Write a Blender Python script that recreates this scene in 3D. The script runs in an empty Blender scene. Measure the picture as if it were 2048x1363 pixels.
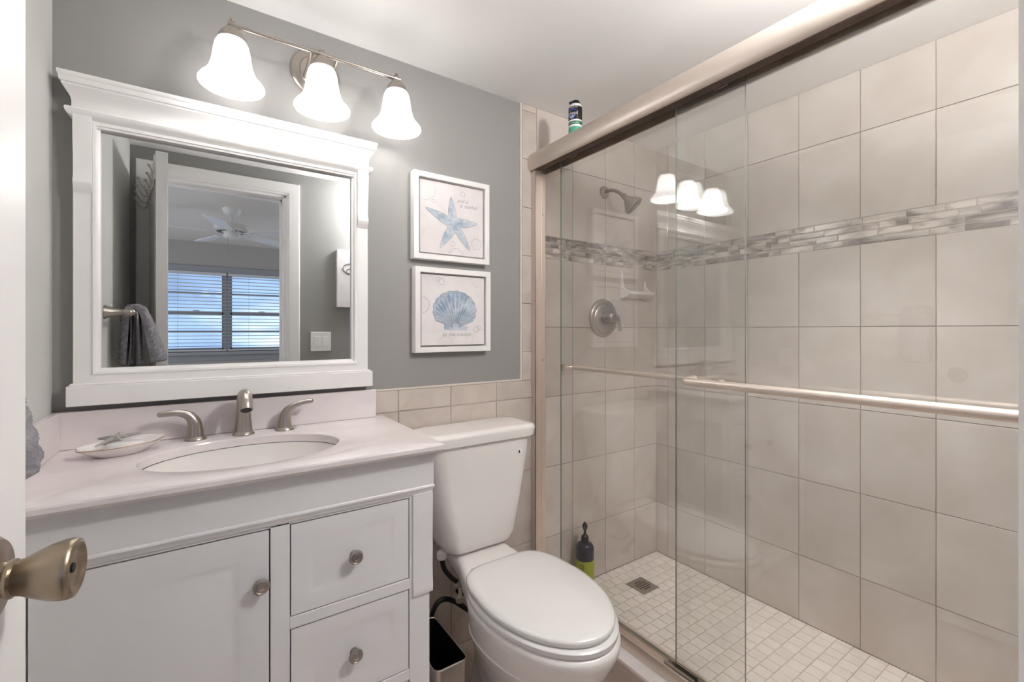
import bpy, bmesh, math, random
from mathutils import Vector, Matrix
random.seed(7)
SC = bpy.context.scene
COL = SC.collection
pi = math.pi

# ------------------------------------------------------------------ camera
cam_d = bpy.data.cameras.new('camera')
cam = bpy.data.objects.new('camera', cam_d)
COL.objects.link(cam)
cam.location = (0.297, -1.54, 1.198)
cam.rotation_euler = (pi / 2, 0, math.radians(-34.6))
cam_d.sensor_width = 36
cam_d.lens = 903 / 2048 * 36
cam_d.shift_y = -21.5 / 2048
cam_d.clip_start = 0.01
SC.camera = cam

# ------------------------------------------------------------------ world, exposure
W = bpy.data.worlds.new('sky')
SC.world = W
W.use_nodes = True
nt = W.node_tree
nt.nodes.clear()
wo = nt.nodes.new('ShaderNodeOutputWorld')
bg = nt.nodes.new('ShaderNodeBackground')
tc = nt.nodes.new('ShaderNodeTexCoord')
mp = nt.nodes.new('ShaderNodeMapping')
mp.inputs['Scale'].default_value = (1.6, 1.6, 5.0)
nz = nt.nodes.new('ShaderNodeTexNoise')
nz.inputs['Scale'].default_value = 2.6
nz.inputs['Detail'].default_value = 3
rp = nt.nodes.new('ShaderNodeValToRGB')
rp.color_ramp.elements[0].position = 0.36
rp.color_ramp.elements[0].color = (0.20, 0.29, 0.45, 1)
rp.color_ramp.elements[1].position = 0.68
rp.color_ramp.elements[1].color = (0.74, 0.80, 0.88, 1)
e = rp.color_ramp.elements.new(0.52)
e.color = (0.30, 0.43, 0.70, 1)
nt.links.new(tc.outputs['Generated'], mp.inputs['Vector'])
nt.links.new(mp.outputs[0], nz.inputs['Vector'])
nt.links.new(nz.outputs[0], rp.inputs[0])
# bluer towards the water and sky the bedroom window looks at, hazy white elsewhere
sx = nt.nodes.new('ShaderNodeSeparateXYZ')
nt.links.new(tc.outputs['Generated'], sx.inputs[0])
mrw = nt.nodes.new('ShaderNodeMapRange')
mrw.inputs[1].default_value = -0.88
mrw.inputs[2].default_value = -0.62
nt.links.new(sx.outputs[1], mrw.inputs[0])
mxw = nt.nodes.new('ShaderNodeMixRGB')
mxw.inputs[2].default_value = (0.59, 0.61, 0.65, 1)
nt.links.new(mrw.outputs[0], mxw.inputs[0])
nt.links.new(rp.outputs[0], mxw.inputs[1])
nt.links.new(mxw.outputs[0], bg.inputs['Color'])
bg.inputs['Strength'].default_value = 2.0
nt.links.new(bg.outputs[0], wo.inputs['Surface'])

BULB = 20.0          # radiance of the three lamp bulbs
SHADE = 1.4  # glow added to the shade glass itself, on top of the bulb's light
FILL_LENS = 6.0
FILL_SPOT_W = 47.0           # watts of the spot added to fill the shower
FILL_GLOBE = 158.0          # radiance of the globe added as room fill, out of view
SC.view_settings.view_transform = 'Standard'
SC.view_settings.look = 'None'
SC.view_settings.gamma = 1.0
SC.view_settings.exposure = 0.3
SC.view_settings.use_curve_mapping = False
SC.cycles.use_denoising = True
SC.cycles.use_adaptive_sampling = False
SC.cycles.max_bounces = 16
SC.cycles.diffuse_bounces = 8
SC.cycles.glossy_bounces = 6
SC.cycles.transparent_max_bounces = 24
SC.cycles.transmission_bounces = 8
SC.cycles.sample_clamp_indirect = 40.0
SC.cycles.caustics_reflective = False
SC.cycles.caustics_refractive = False


# ------------------------------------------------------------------ materials
def srgb(r, g, b):
    f = lambda c: c / 255 / 12.92 if c / 255 <= 0.04045 else ((c / 255 + 0.055) / 1.055) ** 2.4
    return (f(r), f(g), f(b), 1)


def mat(name, col, rough=0.5, metal=0.0, vary=0.0, vscale=8.0, col2=None, bump=0.0, bscale=60.0, island=0.0,
        coat=0.0, spec=0.5, stretch=(1, 1, 1), sub=0.0, ramp=(0.35, 0.65), aniso=0.0):
    m = bpy.data.materials.new(name)
    m.use_nodes = True
    n = m.node_tree.nodes
    l = m.node_tree.links
    b = n['Principled BSDF']
    b.inputs['Base Color'].default_value = col
    b.inputs['Roughness'].default_value = rough
    b.inputs['Metallic'].default_value = metal
    b.inputs['Coat Weight'].default_value = coat
    b.inputs['Coat Roughness'].default_value = 0.05
    b.inputs['Specular IOR Level'].default_value = spec
    b.inputs['Anisotropic'].default_value = aniso
    if sub:
        b.inputs['Subsurface Weight'].default_value = sub
        b.inputs['Subsurface Radius'].default_value = (0.01, 0.01, 0.01)
    t = n.new('ShaderNodeTexCoord')
    mpn = n.new('ShaderNodeMapping')
    mpn.inputs['Scale'].default_value = stretch
    l.new(t.outputs['Object'], mpn.inputs['Vector'])
    vec = mpn.outputs[0]
    if island:
        g = n.new('ShaderNodeNewGeometry')
        va = n.new('ShaderNodeVectorMath')
        va.operation = 'SCALE'
        cb = n.new('ShaderNodeCombineXYZ')
        l.new(g.outputs['Random Per Island'], cb.inputs[0])
        l.new(g.outputs['Random Per Island'], cb.inputs[2])
        l.new(cb.outputs[0], va.inputs[0])
        va.inputs['Scale'].default_value = 37.0
        ad = n.new('ShaderNodeVectorMath')
        l.new(vec, ad.inputs[0])
        l.new(va.outputs[0], ad.inputs[1])
        vec = ad.outputs[0]
    if col2:
        no = n.new('ShaderNodeTexNoise')
        no.inputs['Scale'].default_value = vscale
        no.inputs['Detail'].default_value = 6
        no.inputs['Distortion'].default_value = 0.6
        l.new(vec, no.inputs['Vector'])
        r = n.new('ShaderNodeValToRGB')
        r.color_ramp.elements[0].position = ramp[0]
        r.color_ramp.elements[1].position = ramp[1]
        r.color_ramp.elements[0].color = col
        r.color_ramp.elements[1].color = col2
        l.new(no.outputs[0], r.inputs[0])
        out = r.outputs[0]
        if island:
            hs = n.new('ShaderNodeHueSaturation')
            mr = n.new('ShaderNodeMapRange')
            mr.inputs[3].default_value = 1 - island
            mr.inputs[4].default_value = 1 + island
            l.new(g.outputs['Random Per Island'], mr.inputs[0])
            l.new(mr.outputs[0], hs.inputs['Value'])
            l.new(out, hs.inputs['Color'])
            out = hs.outputs[0]
        l.new(out, b.inputs['Base Color'])
    if bump:
        nb = n.new('ShaderNodeTexNoise')
        nb.inputs['Scale'].default_value = bscale
        nb.inputs['Detail'].default_value = 3
        l.new(vec, nb.inputs['Vector'])
        bp = n.new('ShaderNodeBump')
        bp.inputs['Strength'].default_value = bump
        bp.inputs['Distance'].default_value = 0.002
        l.new(nb.outputs[0], bp.inputs['Height'])
        l.new(bp.outputs[0], b.inputs['Normal'])
    return m


def emit(name, col, strength):
    m = bpy.data.materials.new(name)
    m.use_nodes = True
    b = m.node_tree.nodes['Principled BSDF']
    b.inputs['Base Color'].default_value = (0.8, 0.8, 0.8, 1)
    b.inputs['Emission Color'].default_value = col
    b.inputs['Emission Strength'].default_value = strength
    return m


def pane(name, tint, ior=1.5, rough=0.0):
    """thin clear glass: each face lets light through and mirrors by Fresnel"""
    m = bpy.data.materials.new(name)
    m.use_nodes = True
    n = m.node_tree.nodes
    l = m.node_tree.links
    n.clear()
    o = n.new('ShaderNodeOutputMaterial')
    mx = n.new('ShaderNodeMixShader')
    tr = n.new('ShaderNodeBsdfTransparent')
    tr.inputs[0].default_value = tint
    gl = n.new('ShaderNodeBsdfGlossy')
    gl.inputs['Roughness'].default_value = rough
    fr = n.new('ShaderNodeFresnel')
    g = n.new('ShaderNodeNewGeometry')
    mr = n.new('ShaderNodeMapRange')
    mr.inputs[3].default_value = ior
    mr.inputs[4].default_value = 1 / ior
    l.new(g.outputs['Backfacing'], mr.inputs[0])
    l.new(mr.outputs[0], fr.inputs['IOR'])
    l.new(fr.outputs[0], mx.inputs[0])
    l.new(tr.outputs[0], mx.inputs[1])
    l.new(gl.outputs[0], mx.inputs[2])
    l.new(mx.outputs[0], o.inputs[0])
    return m


def frosted(name):
    """milk glass of the lamp shades: lit by the bulb inside, a little of it comes through, plus a glow added in the glass"""
    m = bpy.data.materials.new(name)
    m.use_nodes = True
    n = m.node_tree.nodes
    l = m.node_tree.links
    n.clear()
    o = n.new('ShaderNodeOutputMaterial')
    mx = n.new('ShaderNodeMixShader')
    d = n.new('ShaderNodeBsdfDiffuse')
    d.inputs[0].default_value = (0.9, 0.9, 0.9, 1)
    t = n.new('ShaderNodeBsdfTranslucent')
    t.inputs[0].default_value = (0.95, 0.94, 0.93, 1)
    mx.inputs[0].default_value = 0.42
    ad = n.new('ShaderNodeAddShader')
    em = n.new('ShaderNodeEmission')
    em.inputs[0].default_value = (1, 0.99, 0.98, 1)
    em.inputs[1].default_value = SHADE
    l.new(d.outputs[0], mx.inputs[1])
    l.new(t.outputs[0], mx.inputs[2])
    l.new(mx.outputs[0], ad.inputs[0])
    l.new(em.outputs[0], ad.inputs[1])
    l.new(ad.outputs[0], o.inputs[0])
    return m


M = {}
M['paint'] = mat('grey wall paint', srgb(147, 145, 143), 0.55, bump=0.12, bscale=90)
M['paint_light'] = mat('pale grey wall paint', srgb(204, 204, 201), 0.55, bump=0.12, bscale=90)
M['ceil'] = mat('white ceiling paint', srgb(245, 244, 243), 0.7, bump=0.08, bscale=70)
M['white'] = mat('white painted wood', srgb(233, 231, 230), 0.35, bump=0.03, bscale=30)
M['cab'] = mat('white cabinet lacquer', srgb(226, 225, 227), 0.32, bump=0.03, bscale=30)
M['tile'] = mat('beige glazed tile', srgb(197, 187, 179), 0.14, col2=srgb(212, 204, 198), vscale=5.0, island=0.016, bump=0.10,
                bscale=14, ramp=(0.30, 0.72))
M['tile_small'] = mat('beige glazed wall tile', srgb(188, 176, 167), 0.16, col2=srgb(206, 196, 188), vscale=9.0, island=0.035,
                      bump=0.10, bscale=18, ramp=(0.30, 0.70))
M['grout'] = mat('tile grout', srgb(182, 170, 160), 0.8)
M['grout_light'] = mat('light grout', srgb(216, 206, 198), 0.8)
M['mosaic'] = mat('streaked glass mosaic', srgb(136, 127, 122), 0.10, col2=srgb(216, 208, 202), vscale=13, island=0.18, bump=0.5,
                  bscale=26, stretch=(0.6, 0.6, 2.2), ramp=(0.38, 0.62), coat=0.6)
M['mosaic_grout'] = mat('mosaic grout', srgb(190, 180, 170), 0.8)
M['pan_tile'] = mat('shower floor mosaic', srgb(226, 217, 209), 0.3, col2=srgb(236, 228, 221), vscale=12, island=0.03)
M['pan_grout'] = mat('shower floor grout', srgb(198, 187, 177), 0.8)
M['floor'] = mat('floor tile', srgb(196, 180, 171), 0.3, col2=srgb(208, 193, 184), vscale=6, island=0.04)
M['curb'] = mat('marble curb cap', srgb(232, 226, 222), 0.2, col2=srgb(222, 213, 209), vscale=5)
M['marble'] = mat('cultured marble', srgb(229, 222, 222), 0.10, col2=srgb(212, 203, 204), vscale=3.2, stretch=(0.8, 2.4, 2.4),
                  ramp=(0.45, 0.85))
M['porcelain'] = mat('white porcelain', srgb(230, 226, 224), 0.08, coat=0.3)
M['seat'] = mat('white seat plastic', srgb(221, 219, 217), 0.22)
M['nickel'] = mat('brushed nickel', srgb(176, 168, 160), 0.30, metal=1.0)
M['satin'] = mat('satin nickel rail', srgb(226, 214, 204), 0.44, metal=1.0)
M['satin_shaded'] = mat('satin nickel painted as shade', srgb(92, 76, 66), 0.45, metal=0.6)  # the rail's nickel darkened: shade put into the colour
M['pewter'] = mat('pewter knob', srgb(170, 163, 157), 0.40, metal=1.0)
M['brass'] = mat('antique nickel knob', srgb(156, 142, 124), 0.30, metal=1.0)
M['steel'] = mat('stainless steel', srgb(190, 182, 175), 0.28, metal=1.0)
M['black'] = mat('black plastic', srgb(14, 13, 13), 0.4)
M['black_rubber'] = mat('black rubber hose', srgb(16, 15, 16), 0.45)
M['dark'] = mat('dark gap', srgb(30, 27, 26), 0.8)
M['mirror'] = mat('mirror silver', srgb(226, 229, 230), 0.0, metal=1.0)
M['plate'] = mat('white switch plastic', srgb(236, 235, 233), 0.3)
M['towel'] = mat('grey ribbed terry', srgb(158, 155, 160), 0.95, bump=1.0, bscale=190, col2=srgb(122, 119, 126), vscale=70)
M['canvas'] = mat('picture canvas', srgb(228, 223, 223), 0.8, col2=srgb(220, 214, 214), vscale=9, bump=0.2, bscale=300)
M['floater'] = mat('frame inner lip', srgb(196, 190, 183), 0.6)
M['blue'] = mat('blue watercolour wash', srgb(160, 175, 192), 0.8, col2=srgb(205, 210, 215), vscale=32)
M['blue_dark'] = mat('deep blue watercolour wash', srgb(134, 153, 177), 0.8, col2=srgb(192, 202, 211), vscale=26)
M['ink'] = mat('grey ink line', srgb(126, 130, 138), 0.8)
M['ink_soft'] = mat('soft grey ink', srgb(170, 167, 169), 0.8)
M['bulb'] = emit('lit bulb', (1.0, 0.98, 0.95, 1), BULB)
M['fill_lens'] = emit('added fill lens', (1.0, 0.98, 0.955, 1), FILL_LENS)
M['fill_globe'] = emit('added fill glow', (1.0, 0.985, 0.965, 1), FILL_GLOBE)
M['shade'] = frosted('frosted milk glass')
M['glass'] = pane('clear shower glass', (0.985, 0.992, 0.987, 1), 1.78)
M['glass_edge'] = mat('green glass edge', srgb(108, 120, 112), 0.3)
M['window_glass'] = pane('window glass', (0.96, 0.98, 1.0, 1))
M['bed_wall'] = mat('blue grey bedroom paint', srgb(172, 168, 166), 0.7)
M['bed_ceil'] = mat('bedroom ceiling paint', srgb(226, 221, 216), 0.8)
M['bed_floor'] = mat('bedroom floor', srgb(150, 140, 130), 0.6)
M['win_frame'] = mat('window frame', srgb(150, 152, 158), 0.5)
M['slat'] = mat('blind slat', srgb(200, 202, 206), 0.5)
M['fan'] = mat('white fan', srgb(225, 225, 222), 0.4)
M['bottle_navy'] = mat('navy bottle', srgb(34, 36, 58), 0.2)
M['bottle_label'] = mat('lime label', srgb(166, 178, 52), 0.45)
M['can_black'] = mat('black can print', srgb(13, 13, 18), 0.3)
M['can_white'] = mat('white can print', srgb(228, 228, 228), 0.3)
M['can_green'] = mat('green can print', srgb(26, 108, 70), 0.3)
M['can_mint'] = mat('mint can print', srgb(96, 176, 146), 0.3)
M['can_blue'] = mat('blue can print', srgb(58, 72, 138), 0.3)
M['can_pale'] = mat('pale blue can print', srgb(140, 158, 204), 0.3)
M['gold'] = mat('worn gilt rim', srgb(168, 140, 112), 0.4, metal=0.4)
M['orn'] = mat('grey shell ornament', srgb(178, 174, 170), 0.5, col2=srgb(140, 136, 132), vscale=30)
M['clear_plastic'] = mat('pale plastic valve', srgb(186, 176, 168), 0.25)


# ------------------------------------------------------------------ mesh builder
class MB:
    def __init__(self):
        self.v = []
        self.f = []

    def add(self, vs, fs):
        n = len(self.v)
        self.v += [tuple(p) for p in vs]
        self.f += [tuple(i + n for i in q) for q in fs]
        return self

    def box(self, x0, x1, y0, y1, z0, z1, T=None):
        vs = [(x, y, z) for x in (x0, x1) for y in (y0, y1) for z in (z0, z1)]
        if T:
            vs = [T(*p) for p in vs]
        return self.add(vs, [(0, 1, 3, 2), (4, 6, 7, 5), (0, 4, 5, 1), (2, 3, 7, 6), (0, 2, 6, 4), (1, 5, 7, 3)])

    def loft(self, rings, cap0=True, cap1=True, close=True, loop=False):
        n = len(rings[0])
        vs = [p for r in rings for p in r]
        fs = []
        R = len(rings)
        for i in range(R if loop else R - 1):
            j = (i + 1) % R
            for k in range(n if close else n - 1):
                k2 = (k + 1) % n
                fs.append((i * n + k, i * n + k2, j * n + k2, j * n + k))
        if not loop and close:
            if cap0:
                fs.append(tuple(range(n - 1, -1, -1)))
            if cap1:
                fs.append(tuple((R - 1) * n + k for k in range(n)))
        return self.add(vs, fs)

    def lathe(self, prof, origin, axis=(0, 0, 1), n=32, cap0=True, cap1=True):
        o = Vector(origin)
        a = Vector(axis).normalized()
        u = a.orthogonal().normalized()
        w = a.cross(u)
        rings = []
        for r, h in prof:
            r = max(r, 1e-5)
            rings.append([o + a * h + (u * math.cos(t) + w * math.sin(t)) * r for t in [2 * pi * k / n for k in range(n)]])
        return self.loft(rings, cap0, cap1)

    def cyl(self, p0, p1, r0, r1=None, n=24):
        p0 = Vector(p0)
        d = Vector(p1) - p0
        return self.lathe([(r0, 0), (r0 if r1 is None else r1, d.length)], p0, d, n)

    def tube(self, pts, r, n=16, flat=None):
        pts = [Vector(p) for p in pts]
        rs = r if isinstance(r, (list, tuple)) else [r] * len(pts)
        rings = []
        t0 = (pts[1] - pts[0]).normalized()
        u = t0.orthogonal().normalized()
        for i, p in enumerate(pts):
            a = pts[max(i - 1, 0)]
            b = pts[min(i + 1, len(pts) - 1)]
            t = (b - a).normalized()
            u = (u - t * u.dot(t)).normalized()
            w = t.cross(u)
            rings.append([p + (u * math.cos(q) + w * math.sin(q)) * rs[i] for q in [2 * pi * k / n for k in range(n)]])
        return self.loft(rings)

    def prism(self, poly, fn, d0, d1):
        """poly = list of 2-D points, fn(a, b, d) -> world"""
        return self.loft([[fn(a, b, d0) for a, b in poly], [fn(a, b, d1) for a, b in poly]])

    def sphere(self, c, r, n=20, m=12, sc=(1, 1, 1)):
        c = Vector(c)
        rings = []
        for i in range(m + 1):
            t = pi * i / m
            rr = max(math.sin(t), 1e-4)
            rings.append([c + Vector((sc[0] * r * rr * math.cos(q), sc[1] * r * rr * math.sin(q), -sc[2] * r * math.cos(t)))
                          for q in [2 * pi * k / n for k in range(n)]])
        return self.loft(rings)

    def tile_x(self, x, dx, y0, y1, z0, z1, g=0.0010, c=0.0011):
        """a tile on a plane of constant x, face at x, body behind it (towards dx)"""
        y0, y1, z0, z1 = y0 + g, y1 - g, z0 + g, z1 - g
        if y1 - y0 < 0.004 or z1 - z0 < 0.004:
            return
        s = 1 if dx > 0 else -1
        vs = [(x + dx, y0, z0), (x + dx, y1, z0), (x + dx, y1, z1), (x + dx, y0, z1),
              (x + s * c, y0, z0), (x + s * c, y1, z0), (x + s * c, y1, z1), (x + s * c, y0, z1),
              (x, y0 + c, z0 + c), (x, y1 - c, z0 + c), (x, y1 - c, z1 - c), (x, y0 + c, z1 - c)]
        self.add(vs, self._tf())

    def tile_y(self, y, dy, x0, x1, z0, z1, g=0.0010, c=0.0011):
        x0, x1, z0, z1 = x0 + g, x1 - g, z0 + g, z1 - g
        if x1 - x0 < 0.004 or z1 - z0 < 0.004:
            return
        s = 1 if dy > 0 else -1
        vs = [(x0, y + dy, z0), (x1, y + dy, z0), (x1, y + dy, z1), (x0, y + dy, z1),
              (x0, y + s * c, z0), (x1, y + s * c, z0), (x1, y + s * c, z1), (x0, y + s * c, z1),
              (x0 + c, y, z0 + c), (x1 - c, y, z0 + c), (x1 - c, y, z1 - c), (x0 + c, y, z1 - c)]
        self.add(vs, self._tf())

    def tile_z(self, z, dz, x0, x1, y0, y1, g=0.0013, c=0.001):
        x0, x1, y0, y1 = x0 + g, x1 - g, y0 + g, y1 - g
        if x1 - x0 < 0.004 or y1 - y0 < 0.004:
            return
        s = 1 if dz > 0 else -1
        vs = [(x0, y0, z + dz), (x1, y0, z + dz), (x1, y1, z + dz), (x0, y1, z + dz),
              (x0, y0, z + s * c), (x1, y0, z + s * c), (x1, y1, z + s * c), (x0, y1, z + s * c),
              (x0 + c, y0 + c, z), (x1 - c, y0 + c, z), (x1 - c, y1 - c, z), (x0 + c, y1 - c, z)]
        self.add(vs, self._tf())

    @staticmethod
    def _tf():
        f = [(8, 9, 10, 11)]
        for a in (0, 4):
            for k in range(4):
                k2 = (k + 1) % 4
                f.append((a + k, a + k2, a + 4 + k2, a + 4 + k))
        return f

    def build(self, name, material, parent=None, bevel=0.0, segs=2, smooth=35, label=None, sub=0):
        me = bpy.data.meshes.new(name)
        off = Vector((0, 0, 0))
        p = parent
        while p is not None:
            off += p.location
            p = p.parent
        me.from_pydata([Vector(q) - off for q in self.v], [], self.f)
        bm = bmesh.new()
        bm.from_mesh(me)
        bmesh.ops.recalc_face_normals(bm, faces=bm.faces)
        bm.to_mesh(me)
        bm.free()
        me.materials.append(material)
        if smooth:
            me.shade_smooth()
            me.set_sharp_from_angle(angle=math.radians(smooth))
        o = bpy.data.objects.new(name, me)
        COL.objects.link(o)
        o.parent = parent
        if bevel:
            b = o.modifiers.new('bevel', 'BEVEL')
            b.width = bevel
            b.segments = segs
            b.limit_method = 'ANGLE'
            b.angle_limit = math.radians(40)
            b.harden_normals = True
        if sub:
            s = o.modifiers.new('sub', 'SUBSURF')
            s.levels = s.render_levels = sub
        if label:
            o['label'] = label
        return o


def thing(name, label, cat, loc=(0, 0, 0), group=None):
    o = bpy.data.objects.new(name, None)
    COL.objects.link(o)
    o.location = loc
    o.empty_display_size = 0.05
    o['label'] = label
    o['category'] = cat
    if group:
        o['group'] = group
    return o


def tag(o, label, cat, group=None):
    o['label'] = label
    o['category'] = cat
    if group:
        o['group'] = group
    return o


def struct(o):
    o['kind'] = 'structure'
    return o


def smooth_path(pts, k=6):
    """Catmull-Rom through the points"""
    P = [Vector(p) for p in pts]
    P = [P[0] * 2 - P[1]] + P + [P[-1] * 2 - P[-2]]
    out = []
    for i in range(1, len(P) - 2):
        for j in range(k):
            t = j / k
            a, b, c, d = P[i - 1], P[i], P[i + 1], P[i + 2]
            out.append(0.5 * ((2 * b) + (c - a) * t + (2 * a - 5 * b + 4 * c - d) * t * t + (3 * b - a - 3 * c + d) * t ** 3))
    out.append(P[-2])
    return out


def lerp_list(vals, n):
    m = len(vals) - 1
    out = []
    for i in range(n):
        q = i / (n - 1) * m
        a = min(int(q), m - 1)
        out.append(vals[a] + (vals[a + 1] - vals[a]) * (q - a))
    return out


def frame_y(mb, x0, x1, z0, z1, prof):
    """mitred frame around a rectangle on the back wall; prof = closed loop of (inset, y)"""
    cs = [(x0, z0, 1, 1), (x1, z0, -1, 1), (x1, z1, -1, -1), (x0, z1, 1, -1)]
    rings = [[(cx + sx * a, y, cz + sz * a) for a, y in prof] for cx, cz, sx, sz in cs]
    return mb.loft(rings, loop=True)


def rrect(cx, cy, hx, hy, r, n=6):
    out = []
    for qx, qy, a0 in ((1, 1, 0), (-1, 1, pi / 2), (-1, -1, pi), (1, -1, 1.5 * pi)):
        for k in range(n + 1):
            a = a0 + pi / 2 * k / n
            out.append((cx + qx * (hx - r) + r * math.cos(a), cy + qy * (hy - r) + r * math.sin(a)))
    return out


def text_geo(body, size, shear=0.0):
    """flat triangles/quads of a line of lettering, as (verts2d, faces)"""
    cu = bpy.data.curves.new('lettering', 'FONT')
    cu.body = body
    cu.size = size
    cu.shear = shear
    cu.resolution_u = 3
    ob = bpy.data.objects.new('lettering', cu)
    me = ob.to_mesh()
    vs = [(v.co.x, v.co.y) for v in me.vertices]
    fs = [tuple(p.vertices) for p in me.polygons]
    ob.to_mesh_clear()
    bpy.data.objects.remove(ob)
    bpy.data.curves.remove(cu)
    return vs, fs


# ------------------------------------------------------------------ room shell
H = 2.15
XR, YF = 2.281, -1.50          # shower wall and door wall faces
OX0, OX1, OZ = 0.10, 0.7195, 2.005   # door opening
struct(MB().box(-0.12, XR + 0.12, YF - 0.12, 0.12, -0.12, -0.002).build('floor', M['grout'], smooth=0))
fl = MB()
for i in range(-1, 6):
    for j in range(-1, 6):
        fl.tile_z(0.0, -0.004, max(0.0, 0.06 + 0.305 * i), min(1.42, 0.06 + 0.305 * (i + 1)),
                  max(YF - 0.12, -0.005 - 0.305 * (j + 1)), min(-0.005, -0.005 - 0.305 * j))
struct(fl.build('floor_tiling', M['floor'], smooth=0))
struct(MB().box(-0.12, XR + 0.12, YF - 0.12, 0.12, H, H + 0.1).build('ceiling', M['ceil'], smooth=0))
struct(MB().box(-0.12, 0.0, YF - 0.12, 0.12, -0.1, H + 0.05).build('wall_left', M['paint_light'], smooth=0))
struct(MB().box(-0.05, XR + 0.12, 0.0, 0.12, -0.1, H + 0.05).build('wall_back', M['paint'], smooth=0))
wr = struct(MB().box(XR + 0.005, XR + 0.12, YF - 0.12, 0.12, -0.1, H + 0.05).build('wall_right', M['grout'], smooth=0))
wf = MB()
wf.box(-0.05, OX0, YF - 0.12, YF, -0.1, H + 0.05)
wf.box(OX1, XR + 0.05, YF - 0.12, YF, -0.1, H + 0.05)
wf.box(OX0, OX1, YF - 0.12, YF, OZ, H + 0.05)
struct(wf.build('wall_front', M['paint'], smooth=0))

BZ0, BZ1 = 1.510, 1.608        # mosaic band
rows = [(-0.02, 0.294), (0.294, 0.601), (0.601, 0.907), (0.907, 1.211), (1.211, BZ0), (BZ1, 1.922), (1.922, H)]
tw = MB()
ys = [0.0, -0.079, -0.2855, -0.492, -0.698, -0.9045, -1.111, -1.3175, YF]
for z0, z1 in rows:
    for a, b in zip(ys[1:], ys[:-1]):
        tw.tile_x(XR, 0.005, a, b, max(z0, 0.032), z1)
tw.build('tiling', M['tile'], wr, smooth=0)

# shower side of the back wall: tiles stand 8 mm proud of the painted wall
SX = 1.483
wsb = MB()
wsb.box(SX - 0.08, XR + 0.006, -0.004, 0.0, 0.0, H)
wsb = struct(wsb.build('wall_shower', M['grout'], smooth=0))
tb = MB()
xs = [SX, 1.6890, 1.9000, 2.1095, XR]
for z0, z1 in rows:
    for a, b in zip(xs[:-1], xs[1:]):
        tb.tile_y(-0.008, 0.004, a, b, max(z0, 0.032), z1)
tb.build('tiling', M['tile'], wsb, smooth=0)
# shower end wall, behind the frame edge
wse = struct(MB().box(1.50, XR + 0.006, YF, YF + 0.004, 0.0, H).build('wall_shower_end', M['grout'], smooth=0))
te = MB()
for z0, z1 in rows:
    for a, b in zip(xs[:-1], xs[1:]):
        te.tile_y(YF + 0.008, -0.004, a, b, max(z0, 0.032), z1)
te.build('tiling', M['tile'], wse, smooth=0)

# streaked glass mosaic band in four rows, right wall and back wall
def mosaic_row(L, seed):
    rnd = random.Random(seed)
    out, p = [], -rnd.uniform(0.0, 0.08)
    while p < L:
        d = rnd.choice((0.036, 0.048, 0.073, 0.098, 0.122, 0.122))
        out.append((max(p, 0), min(p + d, L)))
        p += d
    return out


bandr = struct(MB().box(XR + 0.0015, XR + 0.0055, YF + 0.006, -0.004, BZ0 - 0.001, BZ1 + 0.001).build('trim_1', M['mosaic_grout'], smooth=0))
bandb = struct(MB().box(SX, XR, -0.0065, -0.0035, BZ0 - 0.001, BZ1 + 0.001).build('trim_2', M['mosaic_grout'], smooth=0))
m1, m2 = MB(), MB()
rh = (BZ1 - BZ0) / 4
for r in range(4):
    for a, b in mosaic_row(1.49, 11 + r):
        m1.tile_x(XR - 0.0005, 0.004, -0.008 - b, -0.008 - a, BZ0 + r * rh, BZ0 + (r + 1) * rh, g=0.0012, c=0.0016)
    for a, b in mosaic_row(XR - SX - 0.002, 31 + r):
        m2.tile_y(-0.0085, 0.004, SX + a, SX + b, BZ0 + r * rh, BZ0 + (r + 1) * rh, g=0.0012, c=0.0016)
m1.build('mosaic', M['mosaic'], bandr, smooth=0)
m2.build('mosaic', M['mosaic'], bandb, smooth=0)

# half-height wall tiling behind vanity and toilet, and the upright strip beside the shower
wt = struct(MB().box(0.0, SX - 0.078, -0.004, 0.0, 0.0, 0.988).build('wall_wainscot', M['grout_light'], smooth=0))
tt = MB()
wx = [0.0, 0.0515, 0.256, 0.4605, 0.665, 0.8695, 1.074, 1.2785, 1.483]
wz = [0.0, 0.303, 0.608, 0.9125, 0.988]
for a, b in zip(wz[:-1], wz[1:]):
    for c, d in zip(wx[:-1], wx[1:]):
        tt.tile_y(-0.008, 0.004, c, min(d, SX), a, b, g=0.0011)
zz = [0.988, 1.107, 1.310, 1.512, 1.7155, 1.919, 2.122, H]
for a, b in zip(zz[:-1], zz[1:]):
    tt.tile_y(-0.008, 0.004, 1.4055, SX, a, b, g=0.0011)
tt.build('tiling', M['tile_small'], wt, smooth=0)
ck = MB()
ck.box(1.3975, 1.4055, -0.0075, 0.001, 0.988, H)
ck.box(0.786, 1.4055, -0.0085, 0.001, 0.988, 0.9945)
struct(ck.build('trim_3', M['grout_light'], bevel=0.002, smooth=0))

# shower floor and curb
sf = struct(MB().box(1.50, XR + 0.006, YF, 0.0, -0.01, 0.0285).build('floor_shower', M['pan_grout'], smooth=0))
pt = MB()
px = [1.50 + 0.0516 * k for k in range(17)]
rn = random.Random(3)
k = 0
y = -0.008
while y > YF:
    off = (0.0, 0.022, 0.008, 0.030)[k % 4]
    for i in range(-1, 16):
        a = 1.535 + 0.0516 * i + off
        b = a + 0.0516
        pt.tile_z(0.032, -0.004, max(a, 1.535), min(b, XR), max(y - 0.0516, YF), y, g=0.0011, c=0.0008)
    y -= 0.0516
    k += 1
pt.build('mosaic', M['pan_tile'], sf, smooth=0)
cb = struct(MB().box(1.4270, 1.535, YF, 0.0, 0.0, 0.126).build('trim_4', M['tile_small'], smooth=0))
MB().box(1.410, 1.545, YF, -0.0085, 0.126, 0.1395).build('curb_cap', M['curb'], cb, bevel=0.003)

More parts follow.
